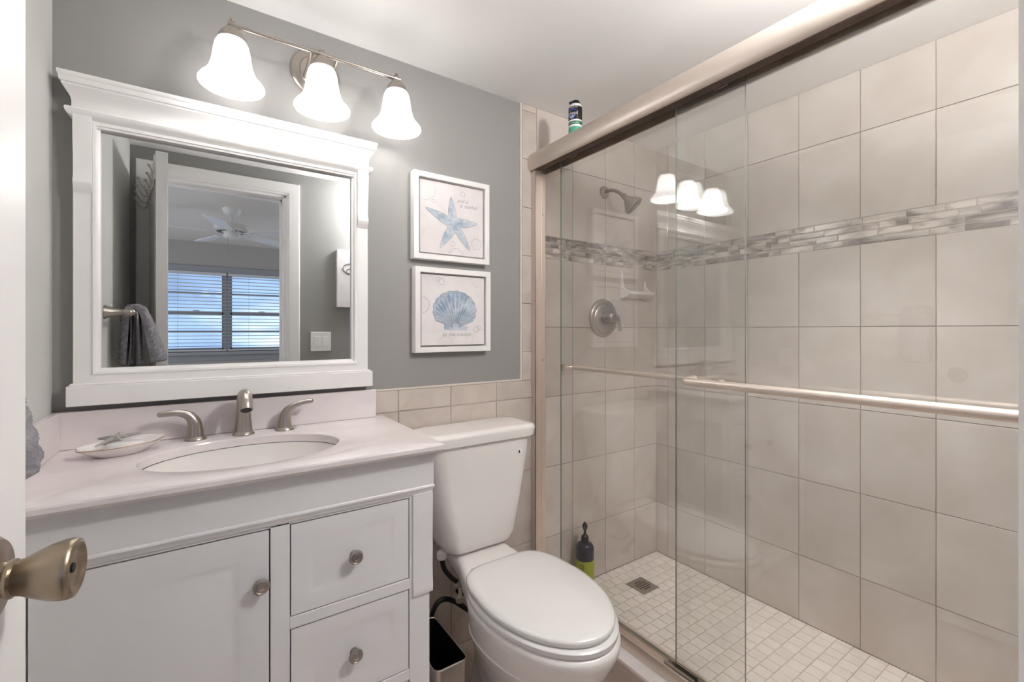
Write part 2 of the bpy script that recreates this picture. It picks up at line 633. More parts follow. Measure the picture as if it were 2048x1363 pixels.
# door casing (both sides) and jamb lining
def casing(name, yf, s, m):
    c = MB()
    prof = [(0.0, 0.0), (0.006, 0.0115), (0.014, 0.0115), (0.018, 0.0150), (0.070, 0.0172), (0.076, 0.013), (0.076, 0.0)]
    def leg(pts):
        c.loft(pts)
    # profile measured outward from the opening edge
    L = [[(OX0 - a, yf + s * d, 0.0) for a, d in prof], [(OX0 - a, yf + s * d, OZ + a) for a, d in prof]]
    R = [[(OX1 + a, yf + s * d, 0.0) for a, d in prof], [(OX1 + a, yf + s * d, OZ + a) for a, d in prof]]
    T = [[(OX0 - a, yf + s * d, OZ + a) for a, d in prof], [(OX1 + a, yf + s * d, OZ + a) for a, d in prof]]
    for p in (L, R, T):
        leg(p)
    return struct(c.build(name, m, smooth=25))


casing('trim_5', YF, 1, M['white'])
casing('trim_6', YF - 0.12, -1, M['white'])
jb = MB()
jb.box(OX0 - 0.002, OX0 + 0.012, YF - 0.122, YF + 0.002, 0, OZ)
jb.box(OX1 - 0.012, OX1 + 0.002, YF - 0.122, YF + 0.002, 0, OZ)
jb.box(OX0, OX1, YF - 0.122, YF + 0.002, OZ - 0.012, OZ + 0.002)
# door stop strips
jb.box(OX1 - 0.022, OX1 - 0.012, YF - 0.10, YF - 0.065, 0, OZ - 0.012)
jb.box(OX0 + 0.012, OX1 - 0.012, YF - 0.10, YF - 0.065, OZ - 0.022, OZ - 0.012)
struct(jb.build('trim_7', M['white'], bevel=0.001, smooth=0))

# ------------------------------------------------------------------ bedroom beyond the doorway (seen in the mirror)
BY = -4.40
WX0, WX1, WZ0, WZ1 = -0.62, 1.68, 0.965, 1.825
struct(MB().box(-1.9, 3.1, BY - 0.1, YF - 0.12, -0.12, -0.005).build('floor_bedroom', M['bed_floor'], smooth=0))
struct(MB().box(-1.9, 3.1, BY - 0.1, YF - 0.12, H, H + 0.08).build('ceiling_bedroom', M['bed_ceil'], smooth=0))
bw = MB()
bw.box(-1.9, WX0, BY - 0.1, BY, -0.1, H)
bw.box(WX1, 3.1, BY - 0.1, BY, -0.1, H)
bw.box(WX0, WX1, BY - 0.1, BY, -0.1, WZ0)
bw.box(WX0, WX1, BY - 0.1, BY, WZ1, H)
struct(bw.build('wall_bedroom', M['bed_wall'], smooth=0))
wn = MB()
wn.box(WX0 - 0.05, WX1 + 0.05, BY - 0.004, BY + 0.022, WZ1, WZ1 + 0.065)       # head casing
wn.box(WX0 - 0.07, WX1 + 0.07, BY - 0.004, BY + 0.06, WZ0 - 0.035, WZ0)        # sill
wn.box(WX0 - 0.05, WX1 + 0.05, BY - 0.004, BY + 0.018, WZ0 - 0.10, WZ0 - 0.035)
win = struct(wn.build('window_1', M['win_frame'], bevel=0.002))
sash = MB()
for a, b in ((WX0, 0.512), (0.567, WX1)):
    zm = 0.5 * (WZ0 + WZ1) - 0.01
    for z, h in ((WZ0 + 0.02, 0.04), (zm, 0.036), (WZ1 - 0.01, 0.02)):
        sash.box(a, b, BY - 0.06, BY - 0.03, z - h / 2, z + h / 2)
    for z in (0.5 * (WZ0 + zm) + 0.01, 0.5 * (zm + WZ1) - 0.005):
        sash.box(a, b, BY - 0.052, BY - 0.036, z - 0.009, z + 0.009)
    for x in (a, b):
        sash.box(x - 0.02, x + 0.02, BY - 0.06, BY - 0.03, WZ0, WZ1)
sash.box(0.505, 0.574, BY - 0.085, BY - 0.015, WZ0, WZ1)                        # mullion post
sash.build('sash_frame', M['win_frame'], win, bevel=0.002)
MB().box(WX0, WX1, BY - 0.047, BY - 0.043, WZ0, WZ1).build('pane', M['window_glass'], win, smooth=0)
for x in (0.26, 0.88):
    lk = MB()
    lk.box(x - 0.03, x + 0.03, BY - 0.035, BY - 0.018, zm + 0.014, zm + 0.028)
    lk.build('sash_lock', M['win_frame'], win, bevel=0.003)

for (a, b, lab) in ((WX0 + 0.015, 0.534, 'white slatted blind on the bedroom window sash nearer the white hook-rack door'),
                    (0.545, WX1 - 0.015, 'white slatted blind on the bedroom window sash nearer the light switch')):
    bl = thing('window_blind', lab, 'blind', (0.5 * (a + b), BY + 0.02, WZ1), group='blinds on the bedroom window')
    MB().box(a, b, BY - 0.012, BY + 0.035, WZ1 - 0.03, WZ1).build('headrail', M['slat'], bl, bevel=0.003)
    s = MB()
    z = WZ1 - 0.05
    while z > WZ0 + 0.04:
        s.box(a, b, BY - 0.006, BY + 0.026, z - 0.0013, z + 0.0013,
              T=lambda x, y, q, zc=z: (x, y, q + (y - BY - 0.01) * 0.16))
        z -= 0.0375
    s.build('slats', M['slat'], bl, smooth=0)
    MB().box(a, b, BY - 0.008, BY + 0.028, WZ0 + 0.006, WZ0 + 0.022).build('bottom_rail', M['slat'], bl, bevel=0.003)
    for q in (0.18, 0.62):
        c = MB()
        x = a + (b - a) * q
        c.cyl((x, BY + 0.029, WZ0 + 0.01), (x, BY + 0.029, WZ1 - 0.02), 0.0012, n=6)
        c.build('ladder_cord', M['win_frame'], bl)

fan = thing('ceiling_fan', 'white ceiling fan hanging in the bedroom, seen in the vanity mirror', 'ceiling fan', (0.50, -2.66, H))
fx, fy = 0.50, -2.66
MB().lathe([(0.066, 0), (0.066, -0.012), (0.052, -0.040), (0.030, -0.058), (0.016, -0.062)], (fx, fy, H), n=28).build('canopy', M['fan'], fan)
MB().cyl((fx, fy, H - 0.125), (fx, fy, H - 0.055), 0.012, n=12).build('downrod', M['fan'], fan)
MB().lathe([(0.03, 0.0), (0.112, -0.010), (0.122, -0.022), (0.122, -0.05), (0.105, -0.062), (0.06, -0.066)], (fx, fy, H - 0.118), n=40).build('motor_housing', M['fan'], fan)
vt = MB()
for k in range(20):
    a = 2 * pi * k / 20
    vt.box(-0.018, 0.018, -0.003, 0.003, -0.001, 0.001,
           T=lambda x, y, z, a=a: (fx + (0.086 + x) * math.cos(a) - y * math.sin(a), fy + (0.086 + x) * math.sin(a) + y * math.cos(a), H - 0.1835 + z))
vt.build('vent_slots', M['dark'], fan, smooth=0)
MB().lathe([(0.052, 0), (0.056, -0.008), (0.056, -0.036), (0.04, -0.05), (0.012, -0.054)], (fx, fy, H - 0.184), n=28).build('switch_housing', M['fan'], fan)
for k in range(5):
    a = math.radians(105 + 72 * k)
    def TB(x, y, z, a=a):
        return (fx + x * math.cos(a) - y * math.sin(a), fy + x * math.sin(a) + y * math.cos(a), H - 0.192 + z + y * 0.16)
    ir = MB()
    ir.box(0.085, 0.17, -0.012, 0.012, -0.004, 0.0, T=TB)
    ir.box(0.15, 0.19, -0.034, 0.034, -0.004, 0.0, T=TB)
    b = MB()
    out = [(0.16, -0.046), (0.50, -0.062), (0.53, -0.058), (0.545, -0.04), (0.545, 0.04), (0.53, 0.058), (0.50, 0.062), (0.16, 0.046)]
    b.prism(out, lambda p, q, d, TB=TB: TB(p, q, d), 0.0, 0.006)
    bo = b.build('blade', M['fan'], fan, smooth=0)
    ir.build('blade_iron', M['fan'], bo, smooth=0)
MB().cyl((fx - 0.03, fy + 0.03, H - 0.36), (fx - 0.03, fy + 0.03, H - 0.22), 0.0018, n=6).build('pull_chain', M['pewter'], fan)

# ------------------------------------------------------------------ door, knob, hook rack
HX, HY = 0.076, -1.484          # pivot of the open leaf
DA = Vector((0.0595, 0.4845, 0)).normalized()
DN = Vector((DA.y, -DA.x, 0))
DL, DT = 0.489, 0.043
def TD(l, n, z):
    p = Vector((HX, HY, 0)) + DA * l + DN * n
    return (p.x, p.y, z)
dr = MB().box(0.004, DL, 0.0, DT, 0.012, 1.985, T=TD)
door = struct(dr.build('door_1', M['white'], bevel=0.0015))
lp = MB().box(DL - 0.001, DL + 0.0012, DT / 2 - 0.0125, DT / 2 + 0.0125, 0.980, 1.030, T=TD)
lp.build('latch_plate', M['brass'], door, smooth=0)
for z in (0.25, 1.05, 1.78):
    hg = MB()
    hg.cyl(TD(-0.001, DT + 0.004, z - 0.045), TD(-0.001, DT + 0.004, z + 0.045), 0.006, n=12)
    hg.build('hinge', M['brass'], door)
KC = TD(DL - 0.062, DT, 1.019)
kp = [(0.031, 0.0), (0.031, 0.0025), (0.028, 0.006), (0.014, 0.009), (0.0115, 0.0115), (0.0135, 0.0135), (0.0135, 0.0155), (0.0115, 0.017)]
kn = MB().lathe(kp, KC, DN, n=36).build('rose', M['brass'], door)
kq = [(0.0112, 0.016), (0.0122, 0.0175), (0.0128, 0.0205), (0.0158, 0.0265), (0.0195, 0.035), (0.0212, 0.042), (0.0215, 0.0465),
      (0.0205, 0.0495), (0.0180, 0.0505), (0.0155, 0.0490), (0.0140, 0.0475), (0.006, 0.047), (0.0, 0.047)]
kb = MB().lathe(kq, KC, DN, n=40).build('door_knob', M['brass'], door, smooth=50)
kc = Vector(KC) + DN * 0.0468
MB().cyl(kc, kc + DN * 0.0012, 0.0035, n=14).build('lock_button', M['dark'], kb)

rk = thing('hook_rack', 'chrome double-hook rack hung over the open white door, seen in the mirror', 'hook rack', TD(0.25, 0.0, 1.90))
rr = MB()
rr.box(0.015, 0.465, -0.004, 0.0, 1.865, 1.895, T=TD)
for l in (0.08, 0.40):
    rr.box(l - 0.012, l + 0.012, -0.003, 0.0, 1.88, 1.988, T=TD)
    rr.box(l - 0.012, l + 0.012, -0.003, 0.030, 1.985, 1.988, T=TD)
rr.build('rail', M['plate'], rk, bevel=0.001)
for k in range(4):
    l = 0.035 + 0.135 * k
    hk = MB()
    pts = smooth_path([TD(l, -0.004, 1.885), TD(l, -0.006, 1.845), TD(l, -0.018, 1.820), TD(l, -0.038, 1.826), TD(l, -0.056, 1.858)], 5)
    hk.tube(pts, 0.0032, n=10)
    hk.sphere(TD(l, -0.058, 1.864), 0.0065, 12, 8)
    pts = smooth_path([TD(l, -0.004, 1.885), TD(l, -0.010, 1.905), TD(l, -0.020, 1.925)], 4)
    hk.tube(pts, 0.0032, n=10)
    hk.sphere(TD(l, -0.021, 1.928), 0.006, 12, 8)
    hk.build('hook', M['steel'], rk)

# ------------------------------------------------------------------ front wall: switch plate and canvas (mirror only)
sw = thing('light_switch', 'white two-gang rocker switch plate beside the doorway, seen in the mirror', 'light switch', (0.918, YF, 1.13))
MB().box(0.858, 0.978, YF, YF + 0.006, 1.068, 1.188).build('switch_plate', M['plate'], sw, bevel=0.003)
for x in (0.895, 0.941):
    MB().box(x - 0.017, x + 0.017, YF + 0.0055, YF + 0.0095, 1.095, 1.161).build('rocker', M['plate'], sw, bevel=0.002)
cv = thing('wall_canvas', 'pale unframed canvas on the grey wall beside the switch, cut off by the mirror edge', 'picture', (1.16, YF, 1.53))
MB().box(1.008, 1.318, YF, YF + 0.030, 1.345, 1.712).build('canvas', M['canvas'], cv, bevel=0.003)
sh = MB()
shp = []
for k in range(40):
    t = k / 39
    a = t * 4.2 * pi
    r = 0.050 * (1 - t) + 0.006
    shp.append((1.085 + r * math.cos(a) * 0.9, YF + 0.0312, 1.60 + r * math.sin(a) * 0.6 - 0.04 * t))
sh.tube(shp, 0.0022, n=5)
sh.build('shell_drawing', M['ink'], cv)

# ------------------------------------------------------------------ left wall: towel bar, towels, outlet
BX, BZ = 0.076, 1.266
tbar = thing('towel_bar', 'brushed nickel towel bar with flared posts, holding the grey towel', 'towel bar', (0.0, -0.945, BZ))
MB().cyl((BX, -0.740, BZ), (BX, -1.150, BZ), 0.0075, n=16).build('bar', M['nickel'], tbar)
for y in (-0.740, -1.150):
    MB().lathe([(0.026, 0.0), (0.026, 0.004), (0.022, 0.010), (0.015, 0.035), (0.0115, 0.056), (0.011, 0.062), (0.0135, 0.067),
                (0.0155, 0.073), (0.0135, 0.081), (0.010, 0.087), (0.006, 0.090)], (0.0, y, BZ), (1, 0, 0), n=24).build('post', M['nickel'], tbar)

def drape(mb, y0, y1, prof, th, amp, seed, waves=6.0, nz=90, ny=34, slope=3.2):
    """a towel sheet hung over the bar: prof(s, v) -> (x, z) with s the way along the cloth, v across"""
    A = []
    for i in range(nz + 1):
        s = i / nz
        row = []
        for j in range(ny + 1):
            v = j / ny
            x, z, nx, nzv = prof(s, v)
            y = y0 + (y1 - y0) * v
            e_ = math.sqrt(max(0.0, 1 - (2 * v - 1) ** 6)) * math.sqrt(max(0.05, 1 - (2 * s - 1) ** 30))
            rib = amp * (0.5 + 0.5 * math.sin(2 * pi * (waves * 9 * s + slope * v + 0.25 * math.sin(5 * v + seed))))
            row.append((x + nx * (th + rib) * e_, y + 0.004 * math.sin(9 * s + seed), z + nzv * (th + rib) * e_))
        A.append(row)
    B = []
    for i in range(nz + 1):
        s = i / nz
        row = []
        for j in range(ny + 1):
            v = j / ny
            x, z, nx, nzv = prof(s, v)
            row.append((x, y0 + (y1 - y0) * v + 0.004 * math.sin(9 * s + seed), z))
        B.append(row)
    for G, fl_ in ((A, False), (B, True)):
        mb.loft(G, cap0=False, cap1=False, close=False)
    # edges
    mb.loft([A[0], B[0]], cap0=False, cap1=False, close=False)
    mb.loft([A[-1], B[-1]], cap0=False, cap1=False, close=False)
    mb.loft([[r[0] for r in A], [r[0] for r in B]], cap0=False, cap1=False, close=False)
    mb.loft([[r[-1] for r in A], [r[-1] for r in B]], cap0=False, cap1=False, close=False)


def towel_prof(front, back, flare, r, zf, zb):
    """cloth path: back flap up, over the bar, down the front; flare pushes the front hem away from the wall"""
    def fn(s, v):
        lf, lb, arc = BZ - zf, BZ - zb, pi * r
        tot = lf + lb + arc
        d = s * tot
        if d < lb:
            q = 1 - d / lb
            return (BX - r - back * q, BZ - q * lb, -1.0, 0.0)
        if d < lb + arc:
            a = pi - (d - lb) / r
            return (BX + r * math.cos(a), BZ + r * math.sin(a), math.cos(a), math.sin(a))
        q = (d - lb - arc) / lf
        fx_ = front * (0.50 + 0.50 * v) * (q ** 0.8)
        return (BX + r + fx_, BZ - q * lf, 0.97, 0.22 * (1 - q))
    return fn


tw1 = thing('bath_towel', 'grey ribbed towel folded over the nickel bar by the open door', 'towel', (BX, -0.93, BZ))
m = MB()
drape(m, -0.866, -0.968, towel_prof(0.074, 0.012, 0, 0.015, 1.064, 1.055), 0.024, 0.0040, 1.0, waves=2.6, slope=2.6)
m.build('outer_fold', M['towel'], tw1, smooth=60)
m = MB()
drape(m, -0.862, -0.955, towel_prof(0.010, 0.002, 0, 0.0085, 1.062, 1.06), 0.0045, 0.002, 2.2, waves=4, slope=3.0)
m.build('inner_fold', M['towel'], tw1, smooth=60)

ou = thing('wall_outlet', 'white outlet plate just above the marble side splash, beside the hanging grey towel', 'outlet', (0.0, -0.345, 1.045))
MB().box(0.0, 0.005, -0.381, -0.309, 0.988, 1.102).build('cover_plate', M['plate'], ou, bevel=0.002)
for z in (1.025, 1.065):
    rc = MB().box(0.0045, 0.0065, -0.362, -0.328, z - 0.014, z + 0.014).build('receptacle', M['plate'], ou, bevel=0.002)
    s_ = MB()
    for y in (-0.351, -0.339):
        s_.box(0.006, 0.0068, y - 0.001, y + 0.001, z - 0.004, z + 0.005)
    s_.build('slot', M['dark'], rc, smooth=0)

# ------------------------------------------------------------------ vanity mirror
mir = thing('vanity_mirror', 'large white framed mirror with crown moulding and corbels over the vanity', 'mirror', (0.3985, 0.0, 1.05))
MB().box(0.070, 0.728, -0.014, -0.002, 1.085, 1.72).build('mirror_glass', M['mirror'], mir, smooth=0)
fr = MB()
frame_y(fr, 0.0410, 0.7560, 1.060, 1.735, [(0.0, -0.002), (0.0, -0.030), (0.036, -0.030), (0.036, -0.002)])
fr.build('frame', M['white'], mir, bevel=0.002)
bd = MB()
frame_y(bd, 0.0750, 0.7200, 1.087, 1.7145, [(-0.001, -0.012), (-0.001, -0.0305), (0.003, -0.0345), (0.008, -0.033), (0.011, -0.026), (0.016, -0.0235), (0.016, -0.012)])
bd.build('inner_bead', M['white'], mir, smooth=30)
def moulding(mb, xc, hw, prof):
    """prof = [(outset, z)]: outset pushes forward (-y) and sideways alike, returning to the wall at both ends"""
    rings = []
    for o, z in prof:
        y = -0.030 - o
        rings.append([(xc - hw - o, -0.002, z), (xc - hw - o, y, z), (xc + hw + o, y, z), (xc + hw + o, -0.002, z)])
    mb.loft(rings)
MXC = 0.3985
cr = MB()
moulding(cr, MXC, 0.3575, [(0.0, 1.716), (0.0085, 1.722), (0.0125, 1.728), (0.0135, 1.734), (0.012, 1.738), (0.002, 1.739), (0.002, 1.756), (0.004, 1.765),
                           (0.009, 1.775), (0.015, 1.784), (0.0175, 1.788), (0.0175, 1.792), (0.0205, 1.794), (0.0215, 1.799), (0.022, 1.806),
                           (0.0235, 1.808), (0.0245, 1.813), (0.024, 1.818)])
cr.build('crown_moulding', M['white'], mir, smooth=30)
lg = MB()
lg.box(MXC - 0.3675, MXC + 0.3685, -0.046, -0.002, 1.0135, 1.0625)
lg.box(MXC - 0.3625, MXC + 0.3635, -0.040, -0.002, 1.0625, 1.0675)
lg.build('bottom_ledge', M['white'], mir, bevel=0.002)
for xa, xb in ((0.0425, 0.0765), (0.7205, 0.7545)):
    c = MB()
    pr = [(-0.029, 1.722), (-0.0415, 1.722), (-0.0425, 1.700), (-0.0405, 1.66), (-0.0365, 1.62), (-0.0345, 1.595), (-0.0365, 1.575), (-0.0410, 1.562),
          (-0.0410, 1.556), (-0.036, 1.545), (-0.029, 1.532)]
    c.prism(pr, lambda a, b, d: (d, a, b), xa, xb)
    c.build('corbel', M['white'], mir, smooth=35)

# ------------------------------------------------------------------ vanity light
LZ, LY = 2.008, -0.130
vl = thing('vanity_light', 'brushed nickel three-lamp bar light with white bell shades above the mirror', 'wall light', (0.595, 0.0, 2.015))
MB().lathe([(0.073, 0.0), (0.073, 0.004), (0.066, 0.010), (0.050, 0.013), (0.046, 0.018), (0.018, 0.021), (0.0, 0.022)], (0.598, -0.001, 2.012), (0, -1, 0), n=48).build('back_plate', M['nickel'], vl)
MB().cyl((0.358, LY, LZ), (0.826, LY, LZ), 0.0058, n=16).build('bar', M['nickel'], vl)
for x in (0.563, 0.634):
    ar = MB()
    ar.tube(smooth_path([(x, -0.012, 1.985), (x, -0.06, 1.99), (x, -0.11, 2.0), (x, LY, LZ)], 5), 0.0052, n=12)
    ar.build('support_arm', M['nickel'], vl)
for i, x in enumerate((0.366, 0.592, 0.818)):
    f = MB()
    f.cyl((x - 0.010, LY, LZ), (x + 0.010, LY, LZ), 0.0085, n=16)
    f.cyl((x, LY, LZ - 0.002), (x, LY, LZ + 0.013), 0.004, n=12)
    f.sphere((x, LY, LZ + 0.014), 0.0055, 12, 8)
    f.build('finial', M['nickel'], vl)
    cp = MB().lathe([(0.008, 0.030), (0.016, 0.026), (0.026, 0.014), (0.032, 0.002), (0.034, -0.010), (0.033, -0.012)], (x, LY, 1.972), n=32, cap1=False)
    cp.build('socket_cup', M['nickel'], vl)
    outer = [(0.027, 1.972), (0.033, 1.966), (0.0385, 1.955), (0.042, 1.940), (0.0445, 1.920), (0.048, 1.900), (0.054, 1.882), (0.063, 1.868), (0.071, 1.860), (0.0765, 1.852), (0.0770, 1.847), (0.0750, 1.844)]
    inner = [(r - 0.0035, z) for r, z in reversed(outer[1:-1])] + [(0.020, 1.968)]
    sd = MB().lathe([(r, z) for r, z in outer + inner], (x, LY, 0), n=48, cap0=False, cap1=False)
    sd.build('lamp_shade', M['shade'], vl, smooth=60)
    MB().sphere((x, LY, 1.888), 0.0285, 24, 14, (1, 1, 1.15)).build('bulb', M['bulb'], vl)
    MB().cyl((x, LY, 1.915), (x, LY, 1.968), 0.014, n=16).build('socket', M['plate'], vl)

# semi-flush globe added to fill the room evenly, hung out of the camera's sight
GX, GY = 1.33, -1.375
cl = thing('added_fill_light', 'added white fill globe on a short nickel stem near the doorway', 'fill light', (GX, GY, H))
MB().lathe([(0.062, 0.0), (0.062, -0.010), (0.050, -0.022), (0.014, -0.026), (0.012, -0.118)], (GX, GY, H), n=40).build('canopy', M['nickel'], cl)
MB().sphere((GX, GY, H - 0.178), 0.066, 40, 24).build('globe', M['fill_globe'], cl, smooth=60)

dl = thing('shower_fill_light', 'round fill downlight added in the shower ceiling by the end wall', 'fill light', (1.80, -1.27, H))  # fill lamp added to brighten the shower, placed out of view
MB().lathe([(0.082, 0.0), (0.082, -0.004), (0.074, -0.008), (0.062, -0.003), (0.062, 0.0)], (1.80, -1.27, H), n=40, cap0=False, cap1=False).build('trim_ring', M['plate'], dl, smooth=40)
MB().lathe([(0.063, -0.0015), (0.063, -0.0035), (0.0, -0.0045)], (1.80, -1.27, H), n=40).build('lens', M['fill_lens'], dl)

sp_d = bpy.data.lights.new('shower_fill_beam', 'SPOT')  # added spot that carries most of the shower fill
sp_d.energy = FILL_SPOT_W
sp_d.color = (1.0, 0.98, 0.96)
sp_d.spot_size = math.radians(80)
sp_d.spot_blend = 1.0
sp_d.shadow_soft_size = 0.055
sp_o = bpy.data.objects.new('shower_fill_beam', sp_d)
COL.objects.link(sp_o)
sp_o.parent = dl
sp_o.location = (0, 0, -0.03)
sp_o.rotation_euler = Vector((0.0, 0.55, -2.1)).to_track_quat('-Z', 'Y').to_euler()

# ------------------------------------------------------------------ framed pictures
def picture(x0, x1, z0, z1, name, label, kind):
    t = thing(name, label, 'picture', (0.5 * (x0 + x1), 0.0, 0.5 * (z0 + z1)), group='framed beach pictures on the grey wall')
    f = MB()
    frame_y(f, x0, x1, z0, z1, [(0.0, -0.001), (0.0, -0.034), (0.001, -0.035), (0.0185, -0.035), (0.0195, -0.034), (0.0195, -0.008), (0.034, -0.008), (0.034, -0.001)])
    f.build('frame', M['white'], t, smooth=30)
    bk = MB().box(x0 + 0.015, x1 - 0.015, -0.010, -0.004, z0 + 0.015, z1 - 0.015).build('backing', M['floater'], t, smooth=0)
    cx0, cx1, cz0, cz1 = x0 + 0.0255, x1 - 0.0255, z0 + 0.0255, z1 - 0.0255
    ca = MB().box(cx0, cx1, -0.027, -0.009, cz0, cz1).build('canvas', M['canvas'], t, bevel=0.0015)
    S = cx1 - cx0
    Y0 = -0.0273
    def q(u, v, d=0.0):          # canvas coordinates 0..1
        return (cx0 + u * S, Y0 - d, cz0 + v * (cz1 - cz0))
    def poly(pts, d):
        mb = MB()
        mb.add([q(u, v, d) for u, v in pts], [tuple(range(len(pts)))])
        return mb
    def ring(cu, cv, r, a0, a1, n, rd):
        dots = MB()
        for k in range(n):
            a = math.radians(a0 + (a1 - a0) * k / max(n - 1, 1))
            u, v = cu + r * math.cos(a), cv + r * math.sin(a)
            if 0.005 < u < 0.995 and 0.005 < v < 0.995:
                p = q(u, v, 0.0)
                n6 = 6
                dots.add([(p[0] + rd * math.cos(2 * pi * i / n6), Y0 - 0.0004, p[2] + rd * math.sin(2 * pi * i / n6)) for i in range(n6)], [tuple(range(n6))])
        dots.build('dotted_ring', M['ink_soft'], ca, smooth=0)

    def circ(cu, cv, r, a0=0, a1=360, w=0.0006):
        n = 28
        thin = MB()
        for k in range(n):
            a, b = (math.radians(a0 + (a1 - a0) * (k + j) / n) for j in (0, 1))
            P = []
            for ang, rr in ((a, r), (b, r)):
                for s in (-1, 1):
                    u, v = cu + (rr + s * w / S) * math.cos(ang), cv + (rr + s * w / S) * math.sin(ang)
                    P.append(q(min(max(u, 0.002), 0.998), min(max(v, 0.002), 0.998), 0.0003))
            thin.add(P, [(0, 1, 3, 2)])
        thin.build('bubble_ring', M['ink_soft'], ca, smooth=0)
    script = MB()
    def write(s, u, v, size):
        vs, fs = text_geo(s, size, 0.35)
        script.add([(q(u, v)[0] + a, Y0 - 0.0004, q(u, v)[2] + b) for a, b in vs], fs)
    def stroke(pts, w0, w1, mb, d=0.0006):
        pts = [Vector((p[0], p[1], 0)) for p in pts]
        pts = smooth_path(pts, 5)
        n = len(pts)
        rows_ = []
        for i, p in enumerate(pts):
            a, b = pts[max(i - 1, 0)], pts[min(i + 1, n - 1)]
            tdir = (b - a).normalized()
            nn = Vector((-tdir.y, tdir.x, 0))
            w = w0 + (w1 - w0) * i / (n - 1)
            rows_.append([q(p.x + nn.x * w, p.y + nn.y * w, d), q(p.x - nn.x * w, p.y - nn.y * w, d)])
        mb.loft(rows_, cap0=False, cap1=False, close=False)
    if kind == 'star':
        tips = [(0.47, 0.815), (0.905, 0.49), (0.775, 0.09), (0.30, 0.085), (0.085, 0.615)]
        inn = [(0.565, 0.535), (0.625, 0.395), (0.535, 0.315), (0.415, 0.40), (0.425, 0.545)]
        pts = []
        for k in range(5):
            a_, b_, n_ = Vector(tips[k]), Vector(inn[k]), Vector(tips[(k + 1) % 5])
            c0 = Vector((0.515, 0.445))
            def arm(t, i, f):
                m_ = t.lerp(i, f)
                ax_ = (t - c0).normalized()
                off = (m_ - c0) - ax_ * (m_ - c0).dot(ax_)
                return m_ + off.normalized() * 0.012
            pts += [a_, arm(a_, b_, 0.35), arm(a_, b_, 0.7), b_, arm(n_, b_, 0.7), arm(n_, b_, 0.35)]
        out = []
        m_n = len(pts)
        for k in range(m_n):
            p0, p1, p2, p3 = pts[k - 1], pts[k], pts[(k + 1) % m_n], pts[(k + 2) % m_n]
            for j in range(4):
                t = j / 4
                out.append(tuple(0.5 * ((2 * p1) + (p2 - p0) * t + (2 * p0 - 5 * p1 + 4 * p2 - p3) * t * t + (3 * p1 - p0 - 3 * p2 + p3) * t ** 3)))
        body = MB()
        body.add([q(0.515, 0.445, 0.0005)] + [q(u, v, 0.0005) for u, v in out], [(0, 1 + k, 1 + (k + 1) % len(out)) for k in range(len(out))])
        body.build('starfish', M['blue'], ca, smooth=0)
        ol = MB()
        stroke(out + [out[0]], 0.0026, 0.0026, ol, 0.0008)
        ol.build('outline', M['ink_soft'], ca, smooth=0)
        cl_ = MB()
        for k in range(5):
            c0 = Vector((0.515, 0.445))
            stroke([tuple(c0.lerp(Vector(tips[k]), f)) for f in (0.75, 0.45, 0.12)], 0.001, 0.004, cl_, 0.0008)
        cl_.build('arm_ridge', M['blue_dark'], ca, smooth=0)
        ring(0.07, 0.88, 0.16, -100, 20, 16, 0.0015)
        ring(0.0, 0.40, 0.12, -85, 85, 20, 0.0010)
        ring(0.55, -0.02, 0.115, 0, 180, 20, 0.0015)
        ring(0.96, 0.33, 0.12, 90, 220, 12, 0.0010)
        circ(0.885, 0.19, 0.08)
        circ(0.50, 0.16, 0.035)
        circ(0.66, 0.89, 0.035)
        circ(0.20, 0.72, 0.025)
        write('and is', 0.57, 0.765, 0.0195)
        write('a  starfish', 0.61, 0.695, 0.0195)
    else:
        body = MB()
        N = 36
        hinge = (0.53, 0.23)
        pts = []
        for k in range(N + 1):
            a = math.radians(214 - 248 * k / N)
            wob = 1 + 0.018 * math.sin(k * 2.1)
            pts.append((0.515 + 0.345 * wob * math.cos(a), 0.50 + 0.285 * wob * math.sin(a)))
        body.add([q(*hinge, 0.0005)] + [q(u, v, 0.0005) for u, v in pts], [(0, 1 + k, 2 + k) for k in range(N)])
        body.build('scallop_shell', M['blue_dark'], ca, smooth=0)
        rib = MB()
        for k in range(2, N - 1, 2):
            u, v = pts[k]
            stroke([(hinge[0] + (u - hinge[0]) * 0.18, hinge[1] + (v - hinge[1]) * 0.18), tuple(Vector(hinge).lerp(Vector((u, v)), 0.55)),
                    tuple(Vector(hinge).lerp(Vector((u, v)), 0.93))], 0.0015, 0.0075, rib, 0.0007)
        rib.build('shell_ribs', M['blue'], ca, smooth=0)
        ol = MB()
        stroke(pts, 0.0022, 0.0022, ol, 0.0008)
        for k in range(1, N, 2):
            u, v = pts[k]
            stroke([(hinge[0] + (u - hinge[0]) * 0.15, hinge[1] + (v - hinge[1]) * 0.15), tuple(Vector(hinge).lerp(Vector((u, v)), 0.5)),
                    tuple(Vector(hinge).lerp(Vector((u, v)), 0.88))], 0.0032, 0.0010, ol, 0.0009)
        ol.build('outline', M['ink'], ca, smooth=0)
        base = MB()
        bp_ = [(0.34, 0.22), (0.34, 0.30), (0.45, 0.29), (0.53, 0.33), (0.62, 0.28), (0.72, 0.27), (0.72, 0.21), (0.53, 0.215)]
        base.add([q(u, v, 0.0006) for u, v in bp_], [tuple(range(len(bp_)))])
        base.build('shell_hinge', M['blue'], ca, smooth=0)
        ring(0.0, 0.57, 0.115, -75, 75, 20, 0.0016)
        ring(0.36, 0.0, 0.12, 0, 180, 20, 0.0012)
        ring(0.98, 0.03, 0.19, 90, 190, 16, 0.0014)
        ring(0.93, 1.02, 0.17, 180, 280, 12, 0.0015)
        ring(0.95, 0.80, 0.09, 60, 250, 14, 0.0010)
        circ(0.30, 0.91, 0.045)
        circ(0.25, 0.94, 0.03)
